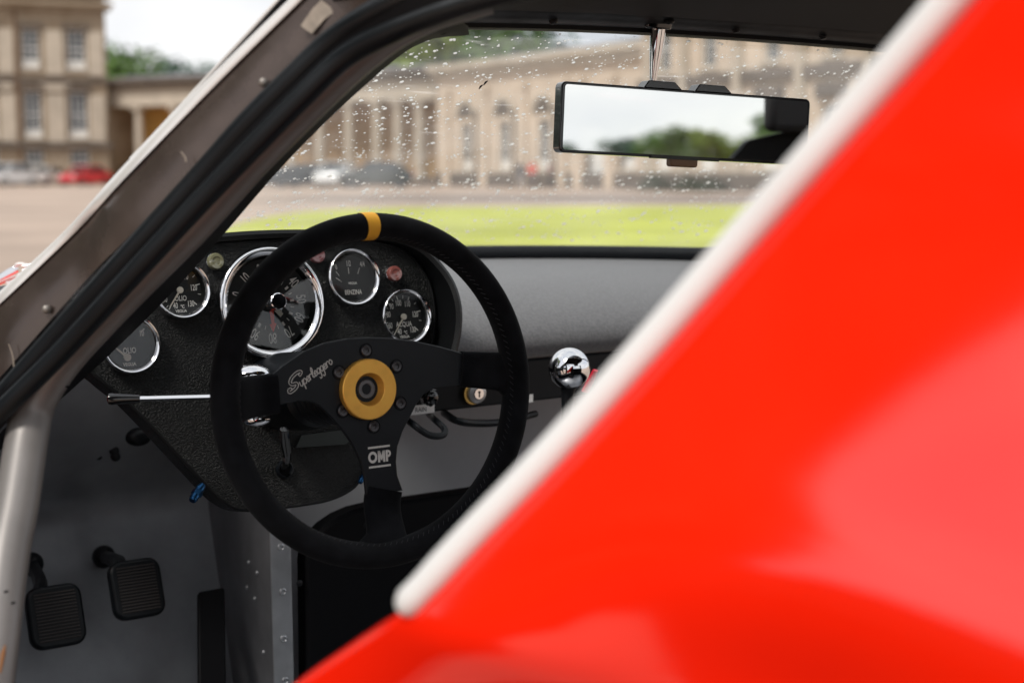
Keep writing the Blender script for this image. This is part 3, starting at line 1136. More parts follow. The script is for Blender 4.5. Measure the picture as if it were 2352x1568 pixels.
def person(p, rz, top, legs, label, h=1.72, stride=0.12):
    """one continuous body grown from a joint skeleton; clothing colours go by height"""
    J = {'pel': (0, 0, .93), 'wai': (0, 0, 1.08), 'che': (0, .01, 1.32), 'nec': (0, .01, 1.47), 'hd0': (0, .0, 1.56), 'hd1': (0, -.01, 1.68),
         'lh': (.10, 0, .88), 'lk': (.11, -stride, .48), 'la': (.11, -stride * .6, .08), 'lt': (.12, -stride * .6 - .17, .04),
         'rh': (-.10, 0, .88), 'rk': (-.11, stride * .2, .48), 'ra': (-.11, stride * 1.2, .08), 'rt': (-.12, stride * 1.2 - .17, .04),
         'ls': (.19, .01, 1.40), 'le': (.25, .05, 1.13), 'lw': (.24, -.09, .93), 'lf': (.24, -.12, .83),
         'rs': (-.19, .01, 1.40), 're': (-.25, .05, 1.13), 'rw': (-.24, -.09, .93), 'rf': (-.24, -.12, .83)}
    R_ = {'pel': .15, 'wai': .135, 'che': .155, 'nec': .055, 'hd0': .085, 'hd1': .09, 'lh': .095, 'lk': .065, 'la': .045, 'lt': .04, 'ls': .065, 'le': .048, 'lw': .034, 'lf': .035}
    Ed = [('pel', 'wai'), ('wai', 'che'), ('che', 'nec'), ('nec', 'hd0'), ('hd0', 'hd1'), ('pel', 'lh'), ('lh', 'lk'), ('lk', 'la'), ('la', 'lt'), ('pel', 'rh'), ('rh', 'rk'), ('rk', 'ra'), ('ra', 'rt'),
          ('che', 'ls'), ('ls', 'le'), ('le', 'lw'), ('lw', 'lf'), ('che', 'rs'), ('rs', 're'), ('re', 'rw'), ('rw', 'rf')]
    names = list(J)
    me = bpy.data.meshes.new('person')
    me.from_pydata([J[k] for k in names], [(names.index(a), names.index(b)) for a, b in Ed], [])
    ob = bpy.data.objects.new('person_skeleton', me)
    COL.objects.link(ob)
    sk = ob.modifiers.new('skin', 'SKIN')
    for i, k in enumerate(names):
        r = R_.get(k) or R_['l' + k[1:]]
        me.skin_vertices[0].data[i].radius = (r, r * (.75 if k in ('pel', 'wai', 'che') else 1))
        me.skin_vertices[0].data[i].use_root = (k == 'pel')
    sb = ob.modifiers.new('sub', 'SUBSURF')
    sb.levels = sb.render_levels = 2
    dg = bpy.context.evaluated_depsgraph_get()
    m2 = bpy.data.meshes.new_from_object(ob.evaluated_get(dg))
    bpy.data.objects.remove(ob)
    m2.name = 'person'
    for mm in (legs, top, skin):
        m2.materials.append(mm)
    for f in m2.polygons:
        z = f.center.z
        f.material_index = 2 if z > 1.5 or (z < .95 and abs(f.center.x) > .19 and z > .7) else (1 if z > .92 else 0)
        f.use_smooth = True
    o = bpy.data.objects.new('person', m2)
    COL.objects.link(o)
    o.location = p
    o.rotation_euler = (0, 0, rz)
    o.scale = (h / 1.76,) * 3
    tag(o, label, 'person', 'people in front of the range')
    hr = MB()
    hr.sphere((0, .012, 1.70), .105, (.9, 1.0, .85), 12, 8)
    hm = hr.build('hair', mat('dark_hair', (.04, .03, .02), .7), None)
    hm.parent = o


cloth = lambda nm, c: mat(nm, c, 0.85)
person(far(1196, 86), 2.4, cloth('navy_jacket', (0.03, 0.045, 0.07)), cloth('blue_jeans', (0.06, 0.09, 0.15)), 'person in dark jacket and jeans, left of the red coat', 1.68)
person(far(1222, 85), -0.5, cloth('red_coat', (0.72, 0.05, 0.03)), cloth('grey_trousers', (0.2, 0.17, 0.17)), 'person in a bright red coat by the arched windows', 1.70)
person(far(1262, 86), 1.2, cloth('maroon_coat', (0.16, 0.03, 0.03)), cloth('dark_trousers', (0.03, 0.03, 0.035)), 'person in a dark maroon top, right of the red coat', 1.66)

# clipped dark shrubs along the foot of the pavilion
shrub_m = leaf_mat('shrub_leaf', (0.03, 0.045, 0.018))
shr = None
for i, q in enumerate((1560, 1640, 1690)):
    if shr is None:
        rnd = random.Random(5)
        mb = MB()
        for k in range(500):
            d = V((rnd.gauss(0, 1), rnd.gauss(0, 1), abs(rnd.gauss(0, 1)))).normalized()
            pq = V((d.x * 1.3, d.y * 0.7, d.z * 0.95)) * rnd.uniform(0.7, 1.05)
            t = V((rnd.gauss(0, 1), rnd.gauss(0, 1), rnd.gauss(0, 1))).normalized()
            b = t.cross(d)
            mb.add([pq - t * .1, pq + b * .07, pq + t * .11, pq - b * .07], [(0, 1, 2, 3)])
        shr = mb.mesh('shrub', shrub_m, 0)
    o = bpy.data.objects.new('shrub', shr)
    COL.objects.link(o)
    a, d = pf.at_px(q)
    o.location = pf.pt(a, 0, 1.6)
    o.scale = (0.8, 0.8, 0.9 - 0.1 * i)
    tag(o, ('dark shrub at the pavilion foot, left of three', 'middle dark shrub at the pavilion foot', 'dark shrub at the pavilion foot, right of three')[i], 'shrub', 'shrubs at the pavilion foot')

# =================================================================== THE SPORTS CAR
car = thing('sports_car', (1.03, 1.0, 0), 'red racing coupe in the foreground, seen into its cockpit through the driver side opening', 'car')
XC = 1.03


def head_pt(x, dy=0.0, dz=0.0):
    u = (x - XC) / 0.45
    return V((x, 1.24 - 0.10 * u * u + dy, 1.1215 + 0.013 * (x - XC) - 0.022 * u * u + dz))


def base_pt(x, dy=0.0, dz=0.0):
    u = (x - XC) / 0.7
    return V((x, 1.90 - 0.38 * u * u + dy, 0.857 - 0.012 * u * u + dz))


def screen_pt(u, v, off=0.0):
    """u 0..1 left to right, v 0..1 base to header"""
    xb, xh = 0.50 + u * 1.20, 0.64 + u * 0.82
    a, b = base_pt(xb), head_pt(xh)
    p = a.lerp(b, v)
    bulge = 0.012 * 4 * v * (1 - v)
    nrm = V((0, 0.42, 0.9)).normalized()
    return p + nrm * (bulge + off)


# ---- windscreen and the rain on it
rows = [[screen_pt(u / 24, v / 12) for u in range(25)] for v in range(13)]
ws = MB().grid(rows).build('windscreen', M['screen'], car, smooth=60)
rnd = random.Random(42)
mb = MB()


def droplet(p, r, el=1.0):
    nr = V((0, 0.42, 0.9)).normalized()
    tx = V((1, 0, 0))
    ty = nr.cross(tx)
    a = rnd.uniform(0, pi)
    tx, ty = tx * cos(a) + ty * sin(a), ty * cos(a) - tx * sin(a)
    vs = []
    for j, (rr, hh) in enumerate(((1.0, 0.0), (0.86, 0.32), (0.5, 0.52))):
        for k in range(7):
            q = 2 * pi * k / 7
            vs.append(p + tx * (r * el * rr * cos(q)) + ty * (r * rr * sin(q)) + nr * (r * hh))
    vs.append(p + nr * (r * 0.58))
    fs = []
    for j in range(2):
        for k in range(7):
            k2 = (k + 1) % 7
            fs.append((j * 7 + k, j * 7 + k2, j * 7 + 7 + k2, j * 7 + 7 + k))
    for k in range(7):
        fs.append((14 + k, 14 + (k + 1) % 7, 21))
    mb.add(vs, fs)


for k in range(2600):
    u, v = rnd.uniform(0.02, 0.98), rnd.uniform(0.02, 0.985)
    r = (0.00085 + 0.0022 * rnd.random() ** 2.8) * (1.25 - 0.45 * v)
    droplet(screen_pt(u, v, 0.0012), r, rnd.uniform(1, 1.2))
    if r > 0.0015 and rnd.random() < 0.6:
        for q in range(rnd.randint(1, 4)):
            droplet(screen_pt(u + rnd.gauss(0, 0.006), v + rnd.gauss(0, 0.008), 0.0012), rnd.uniform(0.0006, 0.0012))
rd = mb.build('raindrops', M['drop'], ws)
tag(rd, kind='stuff')
# dead fly streaks
for x, y, ln_ in ((1115, 190, 13), (1104, 199, 12)):
    mb = MB()
    c = V((0, 0, 0))
    p0 = min((screen_pt(u / 100, v / 100, -0.002) for u in range(101) for v in range(101)), key=lambda q: (proj(q)[0] - x) ** 2 + (proj(q)[1] - y) ** 2)
    t_ = (p0 - CAM).dot(FW)
    mb.tube([at(x - ln_ * .35, y + ln_ * .5, t_), at(x, y, t_), at(x + ln_ * .4, y - ln_ * .3, t_)], [0.0004, 0.0012, 0.0005], 6)
    mb.build('squashed_fly', M['black'], ws)

# rubber at the foot of the glass
pb = [base_pt(0.36 + 1.34 * k / 40, -0.010, -0.013) for k in range(41)]
MB().tube(pb, 0.0125, 12, up=(0, 0, 1), flat=1.05).build('windscreen_gasket', M['rubber'], car)
# bonnet in front of the glass
rows = []
for j in range(11):
    v = j / 10
    r = []
    for k in range(25):
        x = 0.36 + 1.34 * k / 24
        b = base_pt(x, 0.010 + 1.25 * v, 0.0)
        uu = (x - XC) / 0.67
        b.z = 0.8535 - 0.012 * ((x - XC) / 0.7) ** 2 - 0.11 * v - 0.14 * v * v - 0.34 * abs(uu) ** 2.2 * min(1, v * 3)
        r.append(b)
    rows.append(r)
bonnet = MB().shell(rows, V((0, 0, -0.012))).build('bonnet', M['red'], car, smooth=60, fix=True)

# ---- roof, header rail
rows = []
for j in range(15):
    v = j / 14
    r = []
    for k in range(21):
        u = k / 20
        h = head_pt(0.52 + 0.98 * u, -0.055, 0.012)
        e = V((0.50 + 1.06 * u, 0.12, 1.132 + 0.025 * (1 - (2 * u - 1) ** 4)))
        p = h.lerp(e, v)
        cut = 0.36 * sstep(0.12, 0.45, v)            # doors cut into the roof; the cutouts are widened to let light in
        p.x = p.x + cut * (1 - u) - 0.30 * sstep(0.15, 0.5, v) * u * (1 - 0.8 * sstep(0.8, 1.0, v))
        p.z += 0.03 * sin(pi * v) * (1 - (2 * u - 1) ** 2) + 0.012 * min(1, v * 5)
        r.append(p)
    rows.append(r)
roof = MB().shell(rows, V((0, 0, 0.018))).build('roof', M['black'], car, smooth=60, fix=True)
orow = [[p + V((0, 0, 0.022)) for p in r] for r in rows]
MB().shell(orow, V((0, 0, 0.004))).build('roof_skin', M['red'], roof, smooth=60, fix=True)
mid = rows[2]


def header(name, prof, m_, par, x0=0.52, x1=1.50):
    rr = []
    for dy, dz in prof:
        rr.append([head_pt(x0 + (x1 - x0) * k / 30, dy, dz) for k in range(31)])
    return MB().grid(rr, closed=False).build(name, m_, par, smooth=40)


header('glass_flange', [(0.02, 0.0), (0.0, -0.0005), (-0.008, 0.0), (-0.012, 0.006), (-0.012, 0.03)], M['black'], car)
rail = header('header_rail', [(-0.0125, 0.004), (-0.018, 0.0045), (-0.030, 0.008), (-0.034, 0.0105), (-0.040, 0.0115), (-0.052, 0.0195), (-0.058, 0.026), (-0.062, 0.05)], M['blacksat'], car)
for x in (1.12, 1.24, 0.86):
    c = head_pt(x, -0.026, 0.006)
    nn = V((0, -0.25, -0.97)).normalized()
    e1 = V((1, 0, 0))
    MB().lathe([(0.0, 0.003), (0.003, 0.0028), (0.0045, 0.001), (0.0048, -0.002)], c, basis(e1, nn.cross(e1), nn), 14).build('rail_screw', M['blacksat'], rail)
# side rails of the roof opening, the far pillar, bulkhead and door cards that close the cockpit in
rr = [[V((1.46 + 0.24 * t + 0.03 * sin(q), 1.14 + 0.37 * t + 0.03 * cos(q), 1.105 - 0.26 * t)) for q in [2 * pi * k / 10 for k in range(10)]] for t in [j / 8 for j in range(9)]]
MB().grid(rr, closed=True).build('far_pillar', M['black'], car)
# far door card and its window sill
MB().box((1.72, 0.95, 0.26), (0.14, 1.5, 0.26)).build('far_sill', M['black'], car, bevel=0.01)
MB().box((1.575, 0.20, 1.10), (0.15, 0.05, 0.09)).build('roll_bar_pad', M['padlit'], car, bevel=0.012)

# ---- rear bulkhead with its window
bx0, bx1, bz0, bz1 = 0.66, 1.60, 0.86, 1.13
mb = MB()
mb.box((1.03, 0.16, 0.505), (1.5, 0.03, 0.71))
mb.box(((0.45 + bx0) / 2, 0.16, (bz0 + bz1) / 2 + 0.01), (bx0 - 0.45, 0.03, bz1 - bz0 + 0.02))
mb.box(((1.72 + bx1) / 2, 0.16, (bz0 + bz1) / 2 + 0.01), (1.72 - bx1, 0.03, bz1 - bz0 + 0.02))
mb.prism(ccw([(1.42, 0.98), (1.60, 0.98), (1.60, 1.066), (1.54, 1.055), (1.475, 1.04)]), (0, 0.16, 0), basis(V((1, 0, 0)), V((0, 0, 1)), V((0, -1, 0))), -0.014, 0.014)
bulk = mb.build('rear_bulkhead', M['black'], car, smooth=0)
MB().box((1.115, 0.16, 1.0), (0.91, 0.004, 0.278)).build('rear_window', M['pane'], bulk, smooth=0)
# floor, sill, tunnel floor
MB().box((1.03, 1.0, 0.14), (1.5, 1.9, 0.03)).build('floor_pan', M['alu'], car, smooth=0)
MB().chbox((0.33, 0.95, 0.26), (0.18, 1.3, 0.26), 0.03).build('sill', M['black'], car)
# driver's seat back, low in the cockpit
rows = []
for j in range(7):
    v = j / 6
    rows.append([V((0.50 + 0.36 * k / 8, 0.33 + 0.04 * (abs(k - 4) / 4) ** 2 * 2 - 0.10 * v, 0.22 + 0.42 * v)) for k in range(9)])
MB().shell(rows, V((0, -0.05, 0))).build('seat_back', M['vinyl'], car, smooth=60, fix=True)
MB().chbox((0.68, 0.58, 0.25), (0.38, 0.5, 0.1), 0.05).build('seat_cushion', M['vinyl'], car, bevel=0.02)

# ---- red rear quarter, its painted edge and the white bead round the door opening
EDGE = crom([at(526, 1690, 0.8835), at(666, 1568, 0.8379), at(788, 1482, 0.7889), at(895, 1412, 0.7433), at(954, 1380, 0.7296), at(1097, 1230, 0.7136), at(1280, 1040, 0.6954), at(1498, 800, 0.6749), at(1708, 560, 0.6532), at(1868, 378, 0.6327), at(2018, 210, 0.6156), at(2200, 0, 0.5928), at(2508, -370, 0.5586), at(2728, -640, 0.5358)], 6)
BEAD = [p for p in EDGE[24:]]


def edge_pt(z):
    """front edge of the rear quarter at height z"""
    for a, b in zip(EDGE, EDGE[1:]):
        if a.z <= z <= b.z:
            return a.lerp(b, (z - a.z) / (b.z - a.z))
    if z < EDGE[0].z:
        d = EDGE[0] - EDGE[1]
        return EDGE[0] + d * ((z - EDGE[0].z) / d.z)
    d = EDGE[-1] - EDGE[-2]
    return EDGE[-1] + d * ((z - EDGE[-1].z) / d.z)


def quarter_x(d, z):
    """outer skin: x at distance d behind the door edge and height z; a haunch swells out towards the rear wheel"""
    lean = edge_pt(max(z, 0.665)).x
    zs = 0.818 + 0.10 * (d - 0.08)                  # the shoulder climbs towards the rear
    low = edge_pt(max(zs, 0.665)).x + 0.015 * max(0.0, (zs - z) / 0.2) ** 1.3
    b = sstep(zs - 0.07, zs + 0.04, z)
    k = sstep(0.03, 0.24, d)
    x = lean * (1 - k) + (lean * b + low * (1 - b)) * k
    sw = sstep(0.12, 0.60, d)
    prof = 1 - sstep(zs, zs + 0.165, z)
    return x - 0.11 * sw * prof - 0.02 * sstep(0.1, 0.55, d)


rows = []
zz_ = [0.50 + 0.68 * j / 70 for j in range(71)]
for z in zz_:
    e = edge_pt(z)
    r = []
    for k in range(25):
        d = (k / 24) ** 1.6 * 0.95
        x = quarter_x(d, z)
        r.append(V((x + 0.004 * (1 - min(1, d / 0.01)) ** 2, e.y - d, z)))
    rows.append(r)
quarter = MB().shell(rows, V((0.02, 0, 0))).build('rear_quarter', M['red'], car, smooth=60, fix=True)
M['red'].node_tree.nodes['Principled BSDF'].inputs['Coat IOR'].default_value = 1.7
M['red'].node_tree.nodes['Principled BSDF'].inputs['Coat Roughness'].default_value = 0.12
mb = MB()
nrm_ = V((-0.85, -0.2, 0.3))
vv = (BEAD[1] - BEAD[0]).normalized()
pth = [BEAD[0] - vv * 0.007, BEAD[0] - vv * 0.0045] + BEAD
mb.tube([p + V((-0.003, 0.0015, 0.0)) for p in pth], [0.0035, 0.0062] + [0.0083] * 3 + [0.0088] * (len(pth) - 5), 16, up=nrm_, flat=0.85)
mb.build('door_opening_bead', M['sealwhite'], car)

# ---- driver's door, swung right open on its front hinges
rows = []
for j in range(9):
    v = j / 8
    rows.append([V((0.14 - 0.86 * u, 1.36 - 0.20 * u + 0.05 * sin(pi * v) + 0.02 * u * u, 0.13 + 0.66 * v)) for u in [k / 12 for k in range(13)]])
door = MB().shell(rows, V((0.0, -0.03, 0))).build('open_door', M['red'], car, smooth=50, fix=True)
MB().shell([[p + V((0.0, -0.034, 0)) for p in r] for r in rows], V((0, -0.015, 0))).build('door_lining', M['black'], door, smooth=50, fix=True)
MB().box((0.16, 1.36, 0.45), (0.05, 0.03, 0.05)).build('hinge', M['steel'], door)

# ---- windscreen pillar on the driver's side
def dep(pts, ts):
    """pixel polyline with one depth per point"""
    return [at(x, y, t) for (x, y), t in zip(pts, ts)]


def strip(a, b, n=6):
    A, B = crom(a, n), crom(b, n)
    k = min(len(A), len(B))
    return A[:k], B[:k]


TS = [1.30, 1.262, 1.235, 1.185, 1.15, 1.125, 1.11]
oe = dep([(-60, 752), (0, 697), (179, 527), (282, 414), (500, 190), (692, 0), (760, -70)], TS)
ie = dep([(-60, 925), (0, 866), (200, 640), (300, 540), (530, 315), (800, 70), (930, -35)], [t - 0.012 for t in TS])
A, B = strip(oe, ie)
rowsP = [[a.lerp(b, k / 4) - (a - CAM).normalized() * (0.004 * sin(pi * k / 4)) for k in range(5)] for a, b in zip(A, B)]
pil = MB().shell(rowsP, V((0.03, 0.05, 0.0))).build('windscreen_pillar', M['pillar'], car, smooth=50, fix=True)
# bright trim along its outer edge
o1 = dep([(-60, 720), (0, 668), (151, 527), (282, 382), (470, 188), (664, -2), (735, -75)], [t + 0.002 for t in TS])
A, B = strip(o1, [p - (p - CAM).normalized() * 0.004 for p in oe])
tm = MB().shell([[a, a.lerp(b, 0.5) - (a - CAM).normalized() * 0.003, b] for a, b in zip(A, B)], V((0.01, 0.02, 0.0)))
tm.build('pillar_trim', M['trimwhite'], pil, smooth=60, fix=True)
# drip moulding standing off beyond it, with the dark gap between
o2 = dep([(300, 366), (380, 282), (470, 184), (560, 86), (640, -2), (700, -68)], [1.20, 1.19, 1.18, 1.165, 1.155, 1.15])
MB().tube(crom(o2, 6), 0.0016, 8).build('drip_moulding', M['trimwhite'], pil)
A, B = strip(o2, dep([(306, 364), (392, 280), (488, 180), (580, 86), (664, -2), (728, -68)], [1.21, 1.2, 1.19, 1.18, 1.17, 1.165]))
MB().shell([[a, b] for a, b in zip(A, B)], V((0.006, 0.012, 0.0))).build('glazing_rubber', mat('navy_rubber', (0.008, 0.010, 0.030), 0.4), pil, fix=True)  # navy strip drawn across the gap
# rivets, tape residue, paint chips on the pillar
riv = None


def rivet(x, y, t, r, par, m_, nrm=None):
    c = at(x, y, t)
    nn = nrm or (CAM - c).normalized()
    e1 = nn.orthogonal().normalized()
    MB().lathe([(0.0, 0.55 * r), (0.5 * r, 0.48 * r), (0.85 * r, 0.25 * r), (r, 0), (r, -0.3 * r)], c, basis(e1, nn.cross(e1), nn), 14).build('rivet', m_, par)


def pil_t(x, y):
    best = min((p for r in rowsP for p in r), key=lambda q: (proj(q)[0] - x) ** 2 + (proj(q)[1] - y) ** 2)
    return (best - CAM).dot(FW) - 0.006


rvm = mat('dull_rivet', (0.22, 0.20, 0.18), 0.4, metal=0.6)
rivet(605, 190, pil_t(605, 190), 0.0040, pil, rvm)
rivet(107, 710, pil_t(107, 710), 0.0040, pil, rvm)
t_ = pil_t(716, 40)
mb = MB()
mb.shell([[at(690, 60, t_), at(718, 20, t_), at(738, 0, t_)], [at(716, 78, t_), at(745, 45, t_), at(770, 26, t_)]], V((0.001, 0.0015, 0)))
mb.build('tape_residue', M['patch'], pil, fix=True)
for (x0, y0), (x1, y1) in (((415, 348), (428, 372)), ((20, 790), (32, 842)), ((214, 655), (218, 675))):
    t_ = pil_t((x0 + x1) / 2, (y0 + y1) / 2)
    MB().tube(crom([at(x0, y0, t_), at((x0 + x1) / 2 + 3, (y0 + y1) / 2, t_), at(x1, y1, t_)], 3), [0.0004, 0.0008], 5).build('paint_scratch', M['patch'], pil)
# ribbed door rubber
ra = crom(dep([(-90, 1020), (0, 918), (130, 770), (300, 582), (455, 412), (570, 282), (670, 182), (770, 88), (880, 18), (1000, -36), (1200, -95), (1500, -170)],
              [t - 0.016 for t in (1.29, 1.262, 1.235, 1.19, 1.165, 1.14, 1.125, 1.11, 1.07, 1.0, 0.88, 0.74)]), 5)
rb_ = crom(dep([(-100, 1066), (-10, 959), (140, 809), (310, 625), (470, 453), (590, 329), (695, 223), (795, 129), (905, 70), (1010, 28), (1200, -30), (1500, -100)],
               [t - 0.014 for t in (1.275, 1.248, 1.222, 1.178, 1.152, 1.128, 1.112, 1.098, 1.062, 1.0, 0.88, 0.74)]), 5)
seal = MB().tube(ra, 0.0098, 12).build('door_rubber', M['rubber'], car)
MB().tube(rb_, 0.0090, 12).build('sealing_lip', M['rubber'], seal)
rc = [a.lerp(b, 0.5) + (a - CAM).normalized() * 0.012 for a, b in zip(ra, rb_)]
MB().tube(rc, 0.014, 10).build('seal_web', M['black'], seal)
# painted frame tube inside the opening
tp = crom(dep([(1120, -20), (960, 30), (820, 122), (605, 330), (436, 516), (276, 678), (147, 818), (82, 920), (63, 1000), (38, 1160), (14, 1285), (-22, 1568), (-40, 1700)],
              [1.13, 1.135, 1.15, 1.185, 1.215, 1.24, 1.26, 1.262, 1.25, 1.21, 1.18, 1.12, 1.10]), 5)
ft = MB().tube(tp, 0.0185, 18).build('door_frame_tube', M['tubegrey'], car)
for x, y in ((14, 1358), (30, 1384), (29, 1565), (155, 888)):
    mb = MB()
    c = at(x, y, 1.135 if y > 1000 else 1.235)
    mb.sphere(c, 0.0013, (1.6, 0.6, 0.8), 8, 6)
    mb.build('paint_chip', M['black'], ft)
MB().tube([at(0, 1545, 1.105), at(7, 1500, 1.11), at(12, 1480, 1.112)], [0.001, 0.002, 0.0006], 6).build('rust_spot', mat('rust', (0.22, 0.10, 0.04), 0.9), ft)
# lining between pillar and glass
A, B = strip(dep([(-60, 1060), (150, 830), (330, 640), (600, 345), (810, 140), (930, 62), (1060, 50)], [1.30, 1.27, 1.245, 1.2, 1.17, 1.20, 1.33]),
             dep([(20, 1000), (205, 835), (400, 640), (652, 350), (870, 142), (975, 74), (1075, 60)], [1.40, 1.38, 1.34, 1.29, 1.26, 1.30, 1.37]))
MB().shell([[a, a.lerp(b, 0.5), b] for a, b in zip(A, B)], V((0.02, 0.03, -0.005))).build('pillar_lining', M['black'], car, smooth=60, fix=True)
for x, y in ((955, 78), (1012, 66)):
    MB().sphere(at(x, y, 1.33), 0.0075, (1.2, 0.8, 0.8), 10, 8).build('lining_clip', M['black'], car)
# bonnet catch outside, past the pillar
latch = MB().tube(crom([at(-40, 668, 2.05), at(4, 648, 2.05), at(34, 637, 2.05), at(52, 638, 2.05)], 4), 0.0036, 8, flat=0.5).build('bonnet_catch', M['trimwhite'], car)
MB().chbox(at(18, 628, 2.07), (0.030, 0.009, 0.012), 0.002, M=basis((RT + UP * 0.55).normalized(), (UP - RT * 0.55).normalized(), FW)).build('catch_body', M['chrome'], latch, bevel=0.001)
hk = [at(34, 612, 2.05), at(40, 607, 2.05), at(54, 607, 2.05), at(60, 614, 2.05), at(56, 626, 2.05), at(50, 634, 2.05), at(42, 630, 2.05)]
MB().tube(crom(hk, 4), 0.0024, 8).build('catch_hook', M['trimwhite'], latch)
for ya, yb in ((611, 607), (622, 615)):
    MB().tube([at(52, ya, 2.05), at(98, yb, 2.05)], 0.0024, 8).build('catch_rod', M['trimwhite'], latch)
MB().prism(ccw([(-0.006, 0.004), (0.0, -0.004), (0.009, -0.0025), (0.008, 0.004)]), at(20, 651, 2.05), basis(RT, UP, -FW), -0.001, 0.001).build('catch_tab', M['trimwhite'], latch, smooth=0)
MB().tube(crom([at(-30, 700, 2.0), at(0, 680, 2.0), at(20, 670, 2.0), at(26, 664, 2.0)], 4), 0.0055, 8, flat=0.5).build('catch_lever', M['chrome'], latch)

# ---- padded dash top
prof_n = 14
rows = []
for k in range(31):
    x = 0.84 + 0.88 * k / 30
    b = base_pt(x, -0.014, -0.020)
    pts = [V((x, 1.545, 0.726)), V((x, 1.512, 0.730)), V((x, 1.494, 0.744)), V((x, 1.498, 0.765)), V((x, 1.525, 0.785)), V((x, 1.575, 0.803)), V((x, 1.65, 0.818))]
    pts += [V((x, 1.65 + (b.y - 1.65) * 0.5, 0.818 + (b.z - 0.818) * 0.55)), b]
    if b.y < 1.66:
        f_ = (b.y - 1.49) / (1.66 - 1.49)
        pts = [V((p.x, 1.49 + (p.y - 1.49) * max(0.3, f_), p.z)) if p.y < b.y + 0.2 else p for p in pts[:-2]] + [b.lerp(pts[-3], 0.5), b]
    rows.append(crom(pts, 4))
dash = MB().grid(rows).build('dash_pad', M['pad'], car, smooth=60)

# ---- switch panel below it
DY = 1.515
DN = V((0, -1, 0))


def dpt(x, y, o=0.0):
    return hit(x, y, (0, DY - o, 0), DN)


za, zb = 0.727, dpt(1080, 937).z
swp = MB().box((1.24, DY + 0.006, (za + zb) / 2), (0.98, 0.012, za - zb)).build('switch_panel', M['blacksat'], car, bevel=0.003)
FB = basis(V((1, 0, 0)), V((0, 0, 1)), V((0, -1, 0)))
# pull knob
c = dpt(962, 905)
kn = MB().lathe([(0.0, 0.0), (0.008, 0.0), (0.008, 0.004), (0.004, 0.006), (0.004, 0.022), (0.006, 0.024)], c, FB, 16).build('pull_knob', M['blacksat'], car)
ring = []
for k in range(32):
    a = 2 * pi * k / 32
    r = 0.0112 + 0.0007 * cos(8 * a)
    ring.append((r * cos(a), r * sin(a)))
MB().prism(ring, c, FB, 0.020, 0.030, 0.001).build('knob_rim', M['bakelite'], kn)
MB().sphere(c + V((0, -0.031, 0)), 0.0095, (1, 0.55, 1)).build('knob_cap', M['bakelite'], kn)
# the RAIN sticker
c = dpt(966, 940, 0.001)
Lw, Lh = 0.040, 0.0115
Rr = Matrix.Rotation(radians(0.0), 3, 'Y')
st = MB().box(c, (Lw, 0.0006, Lh)).build('sticker', M['label'], swp, smooth=0)
vs, fs = text_geo('RAIN', 0.0082, 0.9)
mb = MB()
mb.add([c + V((v.x, -0.0007, v.y)) for v in vs], fs)
mb.build('sticker_lettering', M['ink'], st, smooth=0)
# key lock
c = dpt(1088, 901)
lk = MB().lathe([(0.0, 0.011), (0.009, 0.011), (0.0125, 0.010), (0.0135, 0.007), (0.0135, 0.0)], c, FB, 28).build('key_lock', M['steel'], car)
MB().lathe([(0.0, 0.0135), (0.0068, 0.0135), (0.0075, 0.0125), (0.0075, 0.0105)], c, FB, 24).build('lock_barrel', M['chrome'], lk)
mb = MB()
mb.lathe([(0.0, 0.0142), (0.0016, 0.0142), (0.0016, 0.0136)], c + V((0, 0, 0.002)), FB, 12)
mb.box(c + V((0, -0.0139, -0.0015)), (0.0014, 0.0006, 0.006))
mb.build('keyhole', M['black'], lk)
MB().tube([c + V((-0.004, -0.001, 0)), c + V((-0.004, -0.0065, 0))], 0.0142, 24).build('lock_collar', M['brass'], lk)
mb = MB().box(dpt(1214, 915, 0.001), (0.014, 0.0006, 0.0105))
mb.build('blank_sticker', M['label'], swp, smooth=0)
# round switch and red lever near the gear knob
c = dpt(1408, 852)
sw = MB().lathe([(0.0, 0.004), (0.006, 0.004), (0.0065, 0.006), (0.009, 0.006), (0.0095, 0.0)], c, FB, 20).build('round_switch', M['chrome'], car)
MB().tube([at(1345, 900, 1.78), at(1358, 872, 1.775), at(1368, 850, 1.77)], [0.006, 0.0055, 0.004], 10, flat=0.6, up=(0, 1, 0)).build('red_lever', M['redplastic'], car)
# wiring under the panel
MB().tube(crom([dpt(920, 950, -0.01), at(950, 975, 1.70), at(985, 998, 1.70), at(1015, 1000, 1.71), at(1021, 985, 1.72), at(1000, 965, 1.74), dpt(985, 950, -0.03)], 5), 0.0042, 8).build('wiring_loom', M['rubber'], car)
MB().tube(crom([dpt(1020, 948, -0.02), at(1050, 966, 1.76), at(1100, 972, 1.8), at(1160, 968, 1.84), at(1230, 950, 1.9)], 5), 0.0048, 8).build('wiring_loom', M['rubber'], car)

# ---- firewall, footwell
fw = []
for z, y in ((0.80, 1.80), (0.70, 1.84), (0.60, 1.89), (0.525, 1.945), (0.505, 1.952), (0.48, 1.945), (0.30, 1.86), (0.12, 1.78)):
    fw.append([V((0.20 + 0.60 * k / 10, y, z)) for k in range(11)])
MB().shell(fw, V((0, 0.01, 0))).build('toe_board', M['alu'], car, smooth=70, fix=True)
MB().box((1.28, 1.90, 0.52), (0.96, 0.012, 0.62)).build('firewall', M['fwall'], car, smooth=0)
